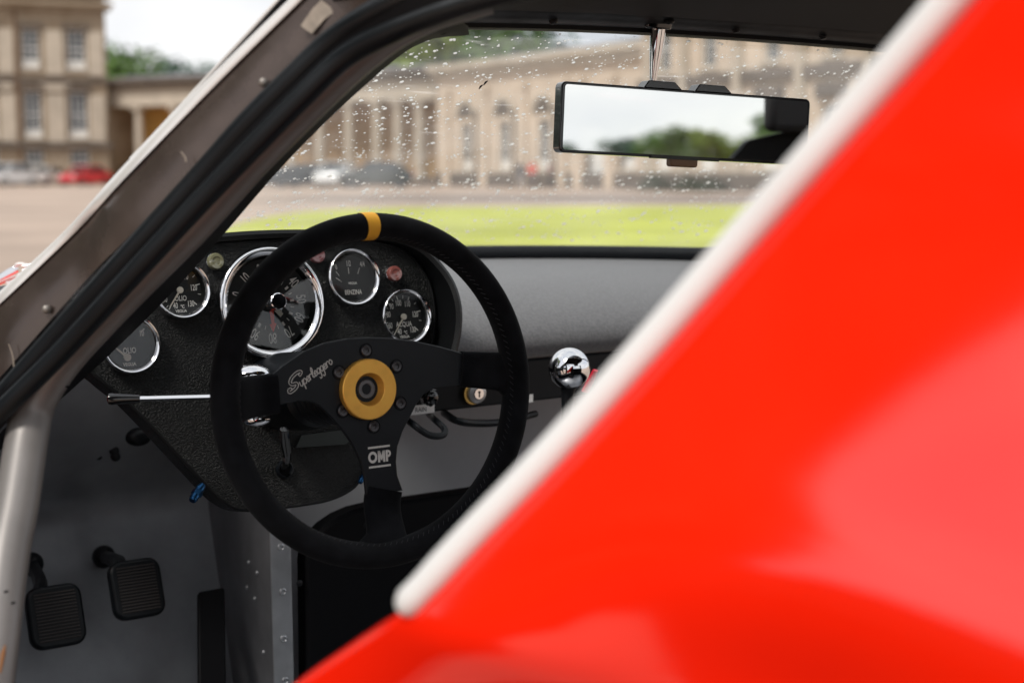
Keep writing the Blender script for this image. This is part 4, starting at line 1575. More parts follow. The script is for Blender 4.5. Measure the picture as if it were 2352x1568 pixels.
# left inner side of the footwell
MB().box((0.26, 1.62, 0.5), (0.012, 0.62, 0.62)).build('footwell_side', M['alu'], car, smooth=0)
for x, y in ((225, 1045), (262, 1035), (265, 1048)):
    MB().lathe([(0, 0.004), (0.006, 0.003), (0.007, 0)], at(x, y, 1.95), basis(RT, UP, -FW), 12).build('firewall_bolt', M['blacksat'], car)
MB().sphere(at(318, 1003, 1.9), 0.018, (1, 0.6, 0.7)).build('firewall_grommet', M['rubber'], car)
# side of the centre box with its riveted flange
w0, w1 = V((0.775, 1.95, 0)), V((0.733, 1.6, 0))
rows = [[V((w0.x, w0.y, z)), V((w1.x, w1.y, z))] for z in (0.10, 0.35, 0.62)]
side = MB().shell(rows, V((0.006, 0, 0))).build('tunnel_side', mat('grey_tunnel_sheet', (0.15, 0.15, 0.16), 0.5, metal=0.6, var=0.3, vscale=9), car, smooth=0, fix=True)
wn = V((w1.y - w0.y, w0.x - w1.x, 0)).normalized()
if wn.x > 0:
    wn = -wn
for x, y in ((572, 1291), (591, 1315), (568, 1348), (586, 1374), (606, 1497)):
    c = hit(x, y, w0, wn)
    e1 = V((0, 0, 1))
    MB().lathe([(0, 0.0022), (0.002, 0.0018), (0.0034, 0), (0.0034, -0.001)], c + wn * 0.0005, basis(e1, wn.cross(e1), wn), 12).build('rivet', M['alustrip'], side)
FY = 1.597
sp = lambda x, y: hit(x, y, (0, FY, 0), DN)
a0, a1 = sp(619, 1214), sp(668, 1249)
b0, b1 = sp(634, 1600), sp(677, 1600)
mb = MB()
mb.shell([[V((a0.x, FY, 0.62)), V((a1.x, FY, 0.62))], [V((b0.x, FY, 0.10)), V((b1.x, FY, 0.10))]], V((0, 0.003, 0)))
fl = mb.build('riveted_flange', M['alustrip'], car, smooth=0, fix=True, bevel=0.0006)
for x, y in ((645, 1256), (649, 1358), (651, 1466), (655, 1562)):
    c = sp(x, y)
    MB().lathe([(0, 0.0006), (0.0022, 0.0010), (0.0034, 0.0022), (0.0046, 0.0016), (0.005, 0)], c, FB, 16).build('rivet', M['alustrip'], fl)
# black centre box
tz = 0.54
ring = [(0.7625, 0.12), (1.40, 0.12), (1.40, tz), (0.86, tz)] + [(0.86 - 0.095 * sin(a * pi / 12), tz - 0.06 * (1 - cos(a * pi / 12))) for a in range(1, 7)]
cb = MB().prism(ccw(ring), (0, 1.60, 0), basis(V((1, 0, 0)), V((0, 0, 1)), V((0, -1, 0))), -0.03, 0.0, 0.004).build('centre_box', M['black'], car)
for x, y in ((843, 1206), (1062, 1170), (691, 1340), (790, 1290)):
    c = sp(x, y)
    c.y = 1.6
    MB().lathe([(0, 0.002), (0.0024, 0.0018), (0.004, 0.0006), (0.0042, -0.001)], c, FB, 12).build('box_screw', M['blacksat'], cb)

# ---- pedals
def pedal(cx, cy, t, wpx, hpx, roll, arm):
    c = at(cx, cy, t)
    k = t / FPX
    nn = V((0.10, -0.93, 0.36)).normalized()
    ex = V((1, 0, 0)) - nn * nn.x
    ex.normalize()
    ey = nn.cross(ex)
    B_ = basis(ex, ey, nn)
    w_, h_ = wpx * k * 1.02, hpx * k * 0.95
    pd_ = MB().chbox(c, (w_, h_, 0.014), 0.016, M=B_, seg=5).build('pedal', M['rubber'], car, bevel=0.004)
    mb = MB()
    for j in range(15):
        yy = (j / 14 - 0.5) * h_ * 0.74
        mb.tube([c + B_ @ V((-w_ * 0.37, yy, 0.0072)), c + B_ @ V((w_ * 0.37, yy, 0.0072))], 0.0013, 6)
    mb.build('tread', mat('worn_rubber', (0.03, 0.024, 0.022), 0.7), pd_)
    mb = MB()
    mb.tube(crom([c + B_ @ V((-w_ * 0.2, h_ * 0.4, -0.008)), at(arm[0][0], arm[0][1], t + 0.05), at(arm[1][0], arm[1][1], t + 0.12)], 4), 0.009, 8)
    mb.build('pedal_arm', M['blacksat'], pd_)
    MB().sphere(at(arm[1][0], arm[1][1], t + 0.12), 0.016).build('pivot_boss', M['blacksat'], pd_)


pedal(127, 1415, 1.78, 128, 150, 0, ((92, 1335), (72, 1295)))
pedal(313, 1352, 1.84, 122, 142, 0, ((272, 1288), (238, 1278)))
# long accelerator
c0, c1 = at(484, 1356, 1.90), at(487, 1640, 1.80)
ex = V((1, 0, 0))
ax = (c0 - c1).normalized()
nn = ex.cross(ax)
if nn.y > 0:
    nn = -nn
Bq = basis(ex, ax, nn)
MB().chbox((c0 + c1) / 2, (0.037, (c0 - c1).length, 0.01), 0.004, M=Bq).build('accelerator_pedal', M['black'], car, bevel=0.002)

# ---- gear lever
gc = at(1308, 846, 1.70)
gl = MB().sphere(gc, 0.0250, (1, 1, 1), 48, 32).build('gear_knob', M['polish'], car, smooth=80)
MB().lathe([(0.0095, -0.0235), (0.008, -0.028), (0.0075, -0.036), (0.006, -0.05), (0.006, -0.2)], gc, basis(V((1, 0, 0)), V((0, 1, 0)), V((0.06, -0.02, 1)).normalized()), 20).build('gear_shaft', M['blacksat'], gl)

# =================================================================== INSTRUMENTS
AL = radians(10)
PE2 = V((0, sin(AL), cos(AL)))
PN = V((0, -cos(AL), sin(AL)))
PX = V((1, 0, 0))
P0 = at(620, 697, 1.6)
PB = basis(PX, PE2, PN)


def pu(x, y):
    p = hit(x, y, P0, PN) - P0
    return p.dot(PX), p.dot(PE2)


def pp(u, v, o=0.0):
    return P0 + PX * u + PE2 * v + PN * o


outl = [(205, 843), (240, 770), (330, 640), (420, 572), (500, 558), (620, 550), (760, 549), (870, 556), (940, 582), (985, 640), (1000, 700), (1000, 760), (985, 830), (940, 930), (880, 1020), (838, 1085),
        (815, 1122), (760, 1150), (680, 1165), (590, 1175), (545, 1172), (505, 1150), (470, 1115), (400, 1040), (340, 975), (285, 920), (235, 880)]
ring = crom([V((*pu(x, y), 0)) for x, y in outl], 5, closed=True)
ring = ccw([(p.x, p.y) for p in ring])
panel = MB().prism(ring, P0, PB, -0.035, 0.0, 0.0015).build('instrument_panel', M['leather'], car)
mb = MB()
mb.tube([pp(x, y, -0.0005) for x, y in inset(ring, 0.0016)], 0.0016, 6, closed=True)
mb.build('panel_piping', M['vinyl'], panel)
# hood standing proud round the top and right of the panel
hood_px = [(360, 610), (430, 566), (500, 556), (620, 548), (760, 547), (872, 553), (944, 580), (990, 640), (1006, 700), (1006, 765), (990, 835)]
hp = crom([V((*pu(x, y), 0)) for x, y in hood_px], 5)
N_ = len(hp)
rows = []
for i, q in enumerate(hp):
    s_ = i / (N_ - 1)
    h_ = 0.006 + 0.034 * sstep(0.45, 0.85, s_)
    ta = hp[min(i + 1, N_ - 1)] - hp[max(i - 1, 0)]
    nrm2 = V((-ta.y, ta.x, 0)).normalized()
    if nrm2.dot(V((q.x - 0.12, q.y + 0.1, 0))) < 0:
        nrm2 = -nrm2
    o_ = q + nrm2 * 0.009
    m_ = q + nrm2 * 0.0045
    rows.append([pp(q.x, q.y, -0.02), pp(q.x, q.y, h_), pp(m_.x, m_.y, h_ + 0.003), pp(o_.x, o_.y, h_), pp(o_.x, o_.y, -0.12)])
MB().grid(rows).build('instrument_hood', M['vinyl'], panel, smooth=50)


def add_text(mb, body, u, v, size, xs=0.62, rot=0.0, cu=0, cv=0, o=0.0, bold=0.0):
    vs, fs = text_geo(body, size, xs, bold)
    ca, sa = cos(rot), sin(rot)
    mb.add([pp(cu + u + p.x * ca - p.y * sa, cv + v + p.x * sa + p.y * ca, o) for p in vs], fs)


def tick(mb, cu, cv, a, r0, r1, wd_, o):
    ca, sa = cos(a), sin(a)
    q = [(r0, -wd_), (r1, -wd_), (r1, wd_), (r0, wd_)]
    mb.add([pp(cu + r * ca - k * sa, cv + r * sa + k * ca, o) for r, k in q], [(0, 1, 2, 3)])


def gauge(px, py, R_, kind):
    cu, cv = pu(px, py)
    global pp
    pp0 = pp
    pp = lambda u, v, o=0.0: pp0(u, v, o + 0.0068)
    c = pp(cu, cv)
    k = R_ / 0.031
    bz = MB().lathe([(R_ * 0.985, -0.009), (R_, 0.000), (R_ * 0.998, 0.003), (R_ * 0.975, 0.0058), (R_ * 0.945, 0.0068), (R_ * 0.92, 0.0064), (R_ * 0.84, 0.0030), (R_ * 0.835, -0.001), (R_ * 0.835, -0.004)], c, PB, 72)
    g_ = bz.build('gauge', M['chrome'], car, smooth=55)
    dl = MB()
    dl.lathe([(R_ * 0.838, 0.0015), (R_ * 0.79, -0.006), (0.0, -0.006)], c, PB, 64)
    dl.build('dial', M['dial'], g_, smooth=30)
    tx = MB()
    oz = -0.0055
    T = lambda body, u, v, s_, xs=0.62, rot=0.0, bold=0.005: add_text(tx, body, u * R_, v * R_, s_ * R_ * 1.1, xs, rot, cu, cv, oz, bold * R_)
    nd = MB()
    if kind in ('OLIO', 'ACQUA'):
        for s_, a, r in (('40', 238, 0.57), ('60', 207, 0.60), ('80', 168, 0.58), ('90', 136, 0.58), ('100', 103, 0.52), ('110', 62, 0.52), ('120', 8, 0.53), ('130', -50, 0.58)):
            T(s_, r * cos(radians(a)) * (0.62 if s_ == '40' else 1), r * sin(radians(a)) * (1.05 if s_ in ('40', '130') else 1), 0.26, 0.58)
        T(kind, 0.02, -0.27, 0.225, 0.72)
        T('\u00b0C', 0.06, -0.55, 0.14, 0.8)
        T('VEGLIA', 0.0, -0.70, 0.115, 0.95)
        for a, wide in ((236, 1), (228, 0), (212, 1), (203, 0), (195, 1), (180, 0), (168, 1), (150, 0), (136, 1), (120, 0), (103, 1), (84, 0), (65, 1), (40, 0), (14, 1), (-13, 0), (-42, 1)):
            tick(tx, cu, cv, radians(a), R_ * (0.64 if wide else 0.66), R_ * 0.77, R_ * (0.018 if wide else 0.010), oz)
        a = radians(233)
        nd.lathe([(0, 0.0012), (R_ * 0.10, 0.0012), (R_ * 0.115, 0.0004), (R_ * 0.115, -0.001)], pp(cu, cv, -0.003), PB, 20)
        ca, sa = cos(a), sin(a)
        q = [(0.0, -0.035), (0.68, -0.022), (0.70, 0), (0.68, 0.022), (0.0, 0.035)]
        nd.add([pp(cu + (r * ca - w_ * sa) * R_, cv + (r * sa + w_ * ca) * R_, -0.0028) for r, w_ in q], [(0, 1, 2, 3, 4)])
        nd.build('needle', M['needle'], g_)
    elif kind == 'PRESS':
        for s_, a, r in (('0', 152, 0.60), ('5', 92, 0.45), ('10', 37, 0.62)):
            T(s_, r * cos(radians(a)), r * sin(radians(a)) - 0.03, 0.26, 0.6)
        T('OLIO', 0.02, -0.20, 0.24, 0.72)
        T('VEGLIA', -0.02, -0.66, 0.13, 0.95)
        for a, wide in ((150, 1), (120, 0), (92, 1), (66, 0), (40, 1)):
            tick(tx, cu, cv, radians(a), R_ * (0.60 if wide else 0.62), R_ * 0.77, R_ * (0.02 if wide else 0.012), oz)
        a = radians(137)
        bu, bv = cu - 0.10 * R_, cv - 0.43 * R_
        nd.lathe([(0, 0.0012), (R_ * 0.12, 0.0012), (R_ * 0.13, 0.0004), (R_ * 0.13, -0.001)], pp(bu, bv, -0.003), PB, 20)
        ca, sa = cos(a), sin(a)
        q = [(0.0, -0.04), (0.95, -0.02), (0.97, 0), (0.95, 0.02), (0.0, 0.04)]
        nd.add([pp(bu + (r * ca - w_ * sa) * R_, bv + (r * sa + w_ * ca) * R_, -0.0028) for r, w_ in q], [(0, 1, 2, 3, 4)])
        nd.build('needle', M['needle'], g_)
    elif kind == 'BENZINA':
        T('0', -0.52, 0.40, 0.24, 0.55, radians(12))
        T('1/2', -0.02, 0.50, 0.24, 0.55)
        T('4/4', 0.50, 0.46, 0.24, 0.55)
        T('VEGLIA', 0.06, -0.19, 0.10, 0.95)
        T('BENZINA', 0.06, -0.50, 0.21, 0.68)
        for (x0, y0), (x1, y1), wd_ in (((-0.54, 0.24), (-0.42, 0.08), 0.010), ((-0.56, 0.02), (-0.36, -0.12), 0.014), ((-0.05, 0.36), (-0.05, 0.14), 0.014), ((0.38, 0.33), (0.29, 0.12), 0.010)):
            d = V((x1 - x0, y1 - y0)).normalized()
            n_ = V((-d.y, d.x)) * wd_
            tx.add([pp(cu + (x + s_ * n_.x) * R_, cv + (y + s_ * n_.y) * R_, oz) for x, y, s_ in ((x0, y0, -1), (x1, y1, -1), (x1, y1, 1), (x0, y0, 1))], [(0, 1, 2, 3)])
        nd.box(pp(cu, cv - 0.1 * R_, -0.0045), (R_ * 1.2, 0.0004, R_ * 0.012), None)
        nd.build('dial_shield', M['blacksat'], g_)
    else:                                                      # tachometer
        ang = lambda n_: radians(36 - (n_ - 40) * 3.15)
        for n_ in range(0, 100, 10):
            a = ang(n_)
            T(str(n_), 0.62 * cos(a), 0.62 * sin(a), 0.245, 0.58, a - pi / 2, 0.002)
            tick(tx, cu, cv, a, R_ * 0.40, R_ * 0.475, R_ * 0.022, oz)
            if n_ < 90:
                tick(tx, cu, cv, ang(n_ + 5), R_ * 0.41, R_ * 0.475, R_ * 0.007, oz)
        T('Ferrari', 0.15, 0.0, 0.14, 0.75, radians(-80))
        kc = pp(cu, cv)
        nd.add([pp(cu + x * R_, cv + y * R_, -0.0022) for x, y in ((-0.04, -0.10), (0.045, -0.10), (0.035, -0.34), (0.07, -0.37), (0.0, -0.52), (-0.055, -0.38), (-0.02, -0.36))], [(0, 6, 5, 4, 3, 2, 1)])
        nd.build('red_needle', M['redneedle'], g_)
        nb = MB()
        nb.add([pp(cu + x * R_, cv + y * R_, -0.002) for x, y in ((0.02, -0.10), (0.16, -0.26), (0.22, -0.20), (0.10, -0.05))], [(0, 1, 2, 3)])
        nb.build('needle_tail', M['needle'], g_)
        kb = MB()
        kb.lathe([(0.0, 0.020), (0.0085, 0.020), (0.0095, 0.019), (0.0095, 0.012), (0.0088, 0.011), (0.0095, 0.0), (0.0095, -0.004)], kc, PB, 28)
        kb.build('reset_knob', M['chrome'], g_)
    tx.build('dial_lettering', M['print'], g_, smooth=0)
    gs = MB().lathe([(R_ * 0.836 * q, 0.0018 + (0.030 if kind == 'TACHO' else 0.002) * R_ * (1 - q * q)) for q in (1.0, 0.85, 0.7, 0.5, 0.3, 0.15, 0.001)], c, PB, 48)
    gs.build('gauge_glass', M['gglass' if kind in ('TACHO', 'PRESS') else 'gclear'], g_, smooth=80)
    pp = pp0
    return g_


tag(gauge(618, 697, 0.0636, 'TACHO'), 'large rev counter behind the wheel rim')
tag(gauge(804, 638, 0.0337, 'BENZINA'), 'fuel gauge reading BENZINA')
tag(gauge(924, 728, 0.0334, 'ACQUA'), 'water temperature gauge reading ACQUA')
tag(gauge(411, 667, 0.0320, 'OLIO'), 'oil temperature gauge reading OLIO')
tag(gauge(294, 791, 0.0318, 'PRESS'), 'oil pressure gauge reflecting grey sky')
for x, y, m_ in ((490, 602, 'lens_g'), (723, 588, 'lens_d'), (900, 630, 'lens_r')):
    cu, cv = pu(x, y)
    c = pp(cu, cv)
    wl_ = MB().lathe([(0.0102, -0.002), (0.0104, 0.002), (0.0095, 0.004), (0.0088, 0.0042)], c, PB, 24).build('warning_lamp', M['chrome'], car)
    rg = []
    mb = MB()
    for j, (rr, hh) in enumerate(((0.0092, 0.002), (0.0092, 0.0085), (0.0080, 0.0102), (0.0052, 0.0105), (0.0045, 0.0096), (0.0, 0.0100))):
        rg.append([c + PB @ V((rr * (1 + (0.03 if k % 2 and j < 2 else 0)) * cos(2 * pi * k / 36), rr * (1 + (0.03 if k % 2 and j < 2 else 0)) * sin(2 * pi * k / 36), hh)) for k in range(36)])
    mb.grid(rg, closed=True)
    mb.build('lamp_lens', M[m_], wl_, smooth=40)

# cable loop and grommet low on the panel
cu, cv = pu(653, 1078)
gr = MB().lathe([(0.0068, 0.0), (0.0072, 0.003), (0.0082, 0.0048), (0.0095, 0.0045), (0.0105, 0.0)], pp(cu, cv), PB, 24).build('grommet', M['rubber'], car)
MB().lathe([(0.0, 0.0006), (0.007, 0.0006)], pp(cu, cv), PB, 20).build('grommet_hole', M['black'], gr)
cb_ = MB()
for dx in (0, 5):
    cb_.tube(crom([at(650 + dx, 985, 1.50), at(651 + dx * 1.6, 1015, 1.515), at(657 + dx, 1045, 1.53), at(655 + dx * 0.4, 1066, 1.545), pp(cu, cv, -0.004)], 5), 0.0034, 8)
cb_.build('ignition_cable', M['bakelite'], car)
cu, cv = pu(742, 1012)
mb = MB()
ringp = [pu(690, 1000), pu(800, 985), pu(804, 1010), pu(790, 1020), pu(677, 1028)]
mb.prism(ccw(ringp), P0, PB, 0.0012, 0.003).build('blank_plate', mat('dark_green_plate', (0.012, 0.018, 0.016), 0.4), panel)
# blue hose unions beside the tongue of the panel
for x, y, t, s_ in ((452, 1133, 1.50, 0.62), (832, 1098, 1.58, 0.4)):
    c = at(x, y, t)
    ax = V((-0.55, -0.35, -0.45)).normalized()
    e1 = ax.orthogonal().normalized()
    B_ = basis(e1, ax.cross(e1), ax)
    hexr = [(0.0095 * s_ * cos(a * pi / 3), 0.0095 * s_ * sin(a * pi / 3)) for a in range(6)]
    un = MB().prism(hexr, c, B_, -0.006 * s_, 0.005 * s_, 0.0008).build('hose_union', M['blue'], car)
    MB().lathe([(0.0, 0.017 * s_), (0.0055 * s_, 0.017 * s_), (0.007 * s_, 0.015 * s_), (0.007 * s_, 0.012 * s_), (0.0078 * s_, 0.0115 * s_), (0.0078 * s_, 0.005 * s_)], c, B_, 18).build('union_end', M['blue'], un)
    MB().lathe([(0.0075 * s_, -0.006 * s_), (0.008 * s_, -0.012 * s_), (0.006 * s_, -0.02 * s_)], c, B_, 18).build('union_collar', M['blue'], un)

# =================================================================== STEERING WHEEL
BE = radians(5)
WC = V((0.667, 1.222, 0.756))
WE2 = V((0, sin(BE), cos(BE)))
WN = V((0, -cos(BE), sin(BE)))
WB = basis(PX, WE2, WN)
HO = -0.028                 # the hub plate sits this far ahead of the rim plane


def wp(u, v, o=0.0):
    return WC + PX * u + WE2 * v + WN * o


def wu(x, y, o=HO):
    p = hit(x, y, WC + WN * o, WN) - WC
    return p.dot(PX), p.dot(WE2)


MR, ra_, rx_ = 0.1618, 0.0132, 0.0168
rows = []
NS = 120
for i in range(NS):
    a = 2 * pi * i / NS
    d = V((cos(a), sin(a)))
    r = []
    for k in range(20):
        q = 2 * pi * k / 20
        rr = MR + ra_ * cos(q)
        hh = rx_ * sin(q)
        r.append(wp(d.x * rr, d.y * rr, hh))
    rows.append(r)
rows.append(rows[0])
sw_ = MB().grid(rows, closed=True).build('steering_wheel', M['suede'], car, smooth=80, fix=True)
tag(sw_, 'black suede three-spoke steering wheel with a gold hub ring')
# amber centre mark at twelve o'clock
rows = []
for i in range(7):
    a = radians(91.8) + radians(4.7) * (i / 6 - 0.5)
    rows.append([wp(cos(a) * (MR + (ra_ + 0.0006) * cos(q)), sin(a) * (MR + (ra_ + 0.0006) * cos(q)), (rx_ + 0.0006) * sin(q)) for q in [2 * pi * k / 20 for k in range(20)]])
MB().grid(rows, closed=True).build('centre_mark', M['tape'], sw_, smooth=80)
# seam stitched along the inside of the rim
sm = MB()
for i in range(150):
    a = 2 * pi * i / 150
    a2 = a + 2 * pi / 150 * 0.55
    q0, q1 = radians(140), radians(155)
    pr_ = lambda a_, q: wp(cos(a_) * (MR + (ra_ + 0.0003) * cos(q)), sin(a_) * (MR + (ra_ + 0.0003) * cos(q)), (rx_ + 0.0003) * sin(q))
    sm.tube([pr_(a, q0), pr_(a2, q1)], 0.0003, 4)
st_ = sm.build('stitching', mat('black_thread', (0.018, 0.018, 0.022), 0.7), sw_)
tag(st_, kind='stuff')
# plate
plate_px = [(612, 872), (655, 838), (700, 807), (745, 788), (800, 777), (850, 774), (900, 776), (955, 783), (1010, 795), (1066, 811), (1068, 884), (1030, 886), (1000, 890), (975, 905), (957, 928), (944, 955), (926, 990), (914, 1025), (911, 1060), (914, 1092), (926, 1126),
            (842, 1137), (838, 1095), (828, 1058), (810, 1020), (785, 985), (758, 955), (735, 933), (715, 922), (690, 920), (660, 925), (636, 932)]
ring = [wu(x, y) for x, y in plate_px]
ring = ccw(ring)
MB().prism(ring, WC + WN * HO, WB, -0.005, 0.0, 0.0011).build('spoke_plate', M['anod'], sw_, smooth=30)


def grip(pa, pb, wa, wb, thick, ang):
    """suede sleeve from the plate edge out to the rim"""
    rows = []
    n_ = 10
    a = V((pa[0], pa[1], HO - 0.0025))
    b = V((pb[0], pb[1], -0.002))
    d = V((b.x - a.x, b.y - a.y, 0)).normalized()
    s_ = V((-d.y, d.x, 0))
    for i in range(n_ + 1):
        t = i / n_
        c = a.lerp(b, t)
        c.z = a.z + (b.z - a.z) * sstep(0.15, 1.0, t)
        w_ = wa + (wb - wa) * t + 0.010 * sstep(0.75, 1.0, t)
        h_ = thick * (1 + 0.35 * sstep(0.3, 1, t))
        r = []
        for k in range(16):
            q = 2 * pi * k / 16
            cx, sx = cos(q), sin(q)
            px = w_ * (abs(cx) ** 0.45) * (1 if cx > 0 else -1)
            pz = h_ * (abs(sx) ** 0.6) * (1 if sx > 0 else -1)
            r.append(wp(c.x + s_.x * px, c.y + s_.y * px, c.z + pz))
        rows.append(r)
    mb = MB().grid(rows, closed=True)
    mb.f.append(tuple(range(15, -1, -1)))
    mb.m.append(0)
    return mb.build('spoke_sleeve', M['suede'], sw_, smooth=60, fix=True)


lu0, lu1 = wu(632, 868), wu(645, 940)
grip(((lu0[0] + lu1[0]) / 2, (lu0[1] + lu1[1]) / 2), (-MR + 0.004, 0.004), 0.0195, 0.0215, 0.0065, 0)
ru0, ru1 = wu(1058, 808), wu(1060, 886)
grip(((ru0[0] + ru1[0]) / 2, (ru0[1] + ru1[1]) / 2), (MR - 0.004, 0.006), 0.0185, 0.0205, 0.0065, 0)
bu0, bu1 = wu(842, 1128), wu(928, 1118)
grip(((bu0[0] + bu1[0]) / 2, (bu0[1] + bu1[1]) / 2), (0.0, -MR + 0.004), 0.0198, 0.0225, 0.0065, 0)
# gold hub ring, nut
hc = wu(850, 894, HO + 0.008)
HC = wp(hc[0], hc[1], HO)
gr_ = MB().lathe([(0.0305, 0.0003), (0.0305, 0.0062), (0.0302, 0.0074), (0.0294, 0.0080), (0.0168, 0.0080), (0.0163, 0.0077), (0.0112, -0.004), (0.0110, -0.012)], HC, WB, 72).build('hub_ring', M['gold'], sw_, smooth=22)
nut = MB().lathe([(0.0110, -0.012), (0.0098, -0.012), (0.0098, 0.000), (0.0090, 0.0012), (0.0058, 0.0012), (0.0052, 0.0004), (0.0052, -0.012), (0.0, -0.012)], HC, WB, 40).build('hub_nut', mat('grey_nut', (0.16, 0.155, 0.16), 0.4, metal=0.5), sw_, smooth=35)
for x, y in ((840, 805), (910, 841), (919, 926), (858, 979), (787, 943), (778, 855)):
    u, v = wu(x, y)
    c = wp(u, v, HO)
    b_ = MB().lathe([(0.0056, 0.0004), (0.0054, 0.0016), (0.0048, 0.0021), (0.0026, 0.0019), (0.0022, 0.0004), (0.0, 0.0002)], c, WB, 24).build('hub_bolt', mat('bolt_steel', (0.09, 0.085, 0.09), 0.35, metal=0.8), sw_, smooth=40)
    MB().lathe([(0.0064, 0.0003), (0.0074, 0.0003)], c, WB, 24).build('bolt_recess', M['black'], b_)
# OMP badge
mb = MB()
u0, v0 = wu(871, 1048)
def flat(poly):
    mb.add([wp(u0 + x, v0 + y, HO + 0.0004) for x, y in poly], [tuple(range(len(poly)))])


def arc(cx, cy, ro, ri, a0, a1, sq=1.0, n_=20):
    for k in range(n_):
        a, b = radians(a0 + (a1 - a0) * k / n_), radians(a0 + (a1 - a0) * (k + 1) / n_)
        flat([(cx + ri * sq * cos(a), cy + ri * sin(a)), (cx + ro * sq * cos(a), cy + ro * sin(a)), (cx + ro * sq * cos(b), cy + ro * sin(b)), (cx + ri * sq * cos(b), cy + ri * sin(b))])


hL, sw2 = 0.0058, 0.0024
arc(-0.0076, 0, 0.0059, 0.0031, 0, 360, 0.88)
for x0 in (-0.0017, 0.0041):
    flat([(x0, -hL), (x0 + sw2, -hL), (x0 + sw2, hL), (x0, hL)])
flat([(-0.0016, hL), (0.0009, hL), (0.0030, -0.0012), (0.0018, -hL * 0.75)])
flat([(0.0064, hL), (0.0039, hL), (0.0018, -0.0012), (0.0030, -hL * 0.75)])
flat([(0.0073, -hL), (0.0097, -hL), (0.0097, hL), (0.0073, hL)])
arc(0.0098, 0.0021, 0.0037, 0.0014, -90, 90, 0.95, 12)
for dv in (0.0098, -0.0098):
    mb.add([wp(u0 + x, v0 + dv + y, HO + 0.0004) for x, y in ((-0.0125, -0.0010), (0.0125, -0.0010), (0.0125, 0.0010), (-0.0125, 0.0010))], [(0, 1, 2, 3)])
mb.build('badge_print', M['logo'], sw_, smooth=0)
# script on the left spoke
LET = {
    'u': ([(0, 1), (0, .3), (.3, 0), (.65, .3), (.72, 1), (.72, .2), (.95, 0)], .95),
    'p': ([(0, 1), (-.05, -.9), (0, .5), (.4, 1), (.8, .6), (.5, 0), (.1, .15)], .95),
    'e': ([(0, .4), (.65, .6), (.4, 1), (.05, .6), (.2, 0), (.8, .2)], .85),
    'r': ([(0, 1), (0, 0), (.05, .7), (.4, 1), (.7, .85)], .75),
    'l': ([(0, .2), (.45, 1.5), (.3, 1.95), (.08, 1.4), (.15, .1), (.55, .1)], .6),
    'g': ([(.7, .85), (.3, 1), (0, .5), (.3, 0), (.7, .4), (.75, 1), (.7, -.6), (.3, -.95), (.1, -.6)], .95),
    'o': ([(.4, 1), (0, .5), (.4, 0), (.8, .5), (.4, 1)], .9)}
b0 = V(wu(692, 888))
b1 = V(wu(765, 834))
dr_ = (b1 - b0)
ln_ = dr_.length
dr_.normalize()
pe_ = V((-dr_.y, dr_.x))
word = 'uperleggero'
tot = sum(LET[c_][1] for c_ in word)
sx_ = ln_ / tot
sy_ = 0.0052
mb = MB()
x_ = 0.0


def script(pts, rad):
    q = crom([V((p[0], p[1], 0)) for p in pts], 4)
    mb.tube([wp(p.x, p.y, HO + 0.0002) for p in q], rad, 5)


for c_ in word:
    pts, adv = LET[c_]
    for off in (-0.0, ):
        script([tuple(b0 + dr_ * ((x_ + px + 0.18 * py) * sx_) + pe_ * (py * sy_)) for px, py in pts], 0.00052)
    x_ += adv
spx = [(716, 851), (722, 842), (719, 838), (706, 843), (690, 858), (684, 873), (692, 879), (705, 876), (709, 882), (703, 892), (690, 902), (682, 904), (681, 897), (690, 893)]
spx = [(664 + (x - 681) * 0.66, 853 + (y - 838) * 0.72) for x, y in spx]
S2 = [V(wu(x, y)) for x, y in spx]
cl = crom([V((p.x, p.y, 0)) for p in S2], 5)
lft, rgt = [], []
for i, p_ in enumerate(cl):
    t = (cl[min(i + 1, len(cl) - 1)] - cl[max(i - 1, 0)])
    n_ = V((-t.y, t.x, 0)).normalized() * 0.0013
    lft.append(p_ + n_)
    rgt.append(p_ - n_)
loop = lft + rgt[::-1]
mb.tube([wp(p_.x, p_.y, HO + 0.0002) for p_ in loop], 0.00045, 5, closed=True)
mb.build('script_print', M['logo'], sw_, smooth=0)

# ---- column, bellows and stalk behind the wheel
CD = V((0, cos(BE + 0.05), -sin(BE + 0.05)))
CB = basis(PX, CD.cross(PX), CD)
c0 = HC + CD * 0.008
prof = [(0.020, 0.0), (0.034, 0.004), (0.036, 0.012)]
h = 0.012
for k in range(7):
    prof += [(0.0365, h + 0.004), (0.0345, h + 0.008), (0.0365, h + 0.012)]
    h += 0.012
prof += [(0.040, h + 0.004), (0.043, h + 0.03), (0.043, 0.235)]
col_ = MB().lathe(prof, c0, CB, 40).build('steering_column', M['rubber'], car, smooth=25)
# chrome switch collar, half hidden by the left sleeve
for x, y, r in ((578, 862, 0.017), (590, 960, 0.013)):
    MB().sphere(at(x, y, 1.47), r, (1.2, 1, 0.7), 20, 12).build('column_switch', M['chrome'], col_)
rod0, rod1, kn0, kn1 = at(560, 909, 1.475), at(318, 915, 1.455), at(322, 915, 1.455), at(246, 916, 1.45)
stalk = MB().tube([rod0, rod1], 0.0026, 10).build('indicator_stalk', M['chrome'], car)
kd = kn1 - kn0
MB().tube([kn0 + kd * f_ for f_ in (0, 0.02, 0.5, 0.85, 0.95, 1.0)], [0.0035, 0.0042, 0.0053, 0.0063, 0.0058, 0.003], 16).build('stalk_knob', M['bakelite'], stalk)
# =================================================================== REAR-VIEW MIRROR
def head_at(deg, el=0.0):
    a, e = radians(deg), radians(el)
    return V((sin(a) * cos(e), cos(a) * cos(e), sin(e)))


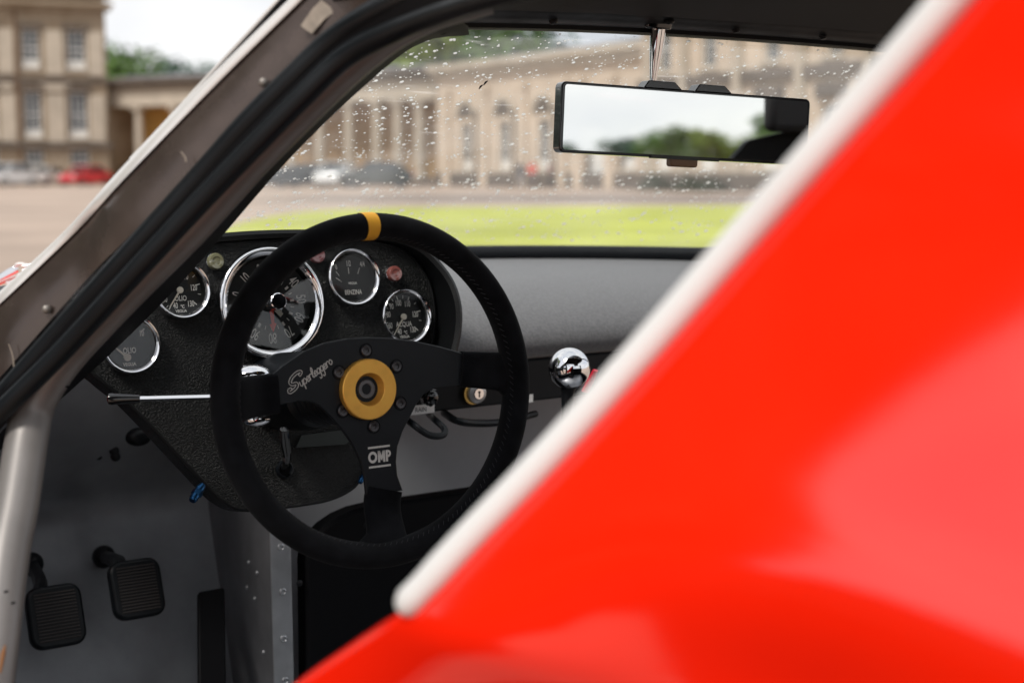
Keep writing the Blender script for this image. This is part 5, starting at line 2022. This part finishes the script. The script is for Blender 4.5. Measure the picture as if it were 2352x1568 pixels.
mc = at(1582, 287, 1.578)
mn = head_at(192.3, 0.35)
mx_ = head_at(102.3)
my_ = mn.cross(mx_)
if my_.z < 0:
    my_ = -my_
ro = radians(-2.5)
mx_, my_ = mx_ * cos(ro) + my_ * sin(ro), my_ * cos(ro) - mx_ * sin(ro)
mB = basis(mx_, my_, mn)
MW, MH = 0.312, 0.0755
mir = MB().chbox(mc - mn * 0.008, (MW, MH, 0.018), 0.006, M=mB, seg=4).build('rear_view_mirror', M['bakelite'], car, bevel=0.0015)
mb = MB()
hx, hy, r = MW / 2 - 0.0038, MH / 2 - 0.0032, 0.003
ring = []
for q, (sx, sy) in enumerate(((1, 1), (-1, 1), (-1, -1), (1, -1))):
    for k in range(4):
        a = q * pi / 2 + k / 3 * pi / 2
        ring.append((sx * (hx - r) + r * cos(a), sy * (hy - r) + r * sin(a)))
mb.prism(ring, mc + mn * 0.0008, mB, 0.0, 0.0012)
mb.build('mirror_glass', M['mirror'], mir, smooth=0)
for x in (-0.033, 0.030):
    mb = MB()
    mb.prism(ccw([(-0.026, 0), (0.022, 0), (0.012, 0.0085), (-0.020, 0.0085)]), mc + mx_ * x + my_ * (MH / 2 - 0.001) - mn * 0.005, mB, -0.012, 0.008)
    mb.build('mirror_clip', M['bakelite'], mir, smooth=0, bevel=0.001)
cl_ = MB().chbox(mc + mx_ * -0.004 - my_ * (MH / 2 + 0.0035) - mn * 0.004, (0.034, 0.011, 0.012), 0.003, M=mB).build('mirror_grip', M['amber'], mir, bevel=0.0015)
MB().box(mc + mx_ * -0.004 - my_ * (MH / 2 - 0.0006) + mn * 0.001, (0.085, 0.0035, 0.006), mB).build('grip_bar', M['bakelite'], mir)
# stem and header bracket
s0, s1 = at(1512, 66, 1.555), at(1499, 196, 1.56)
ms = (s0 - s1)
stem = MB().tube([s1 + ms * f_ for f_ in (-0.05, 0.0, 0.15, 0.4, 0.7, 1.0)], [0.0038, 0.0039, 0.0045, 0.0064, 0.0084, 0.0098], 20, flat=0.8, up=(0, 1, 0)).build('mirror_stem', M['chrome'], car, smooth=60)
bk = MB().chbox(at(1510, 54, 1.545), (0.036, 0.014, 0.010), 0.005, M=basis(PX, V((0, 0.95, 0.3)).normalized(), V((0, -0.3, 0.95)).normalized())).build('stem_bracket', M['bakelite'], stem, bevel=0.002)
for x, y in ((1494, 46), (1537, 49)):
    MB().sphere(at(x, y, 1.535), 0.0065, (1, 0.8, 0.55), 14, 8).build('bracket_screw', M['blacksat'], stem)
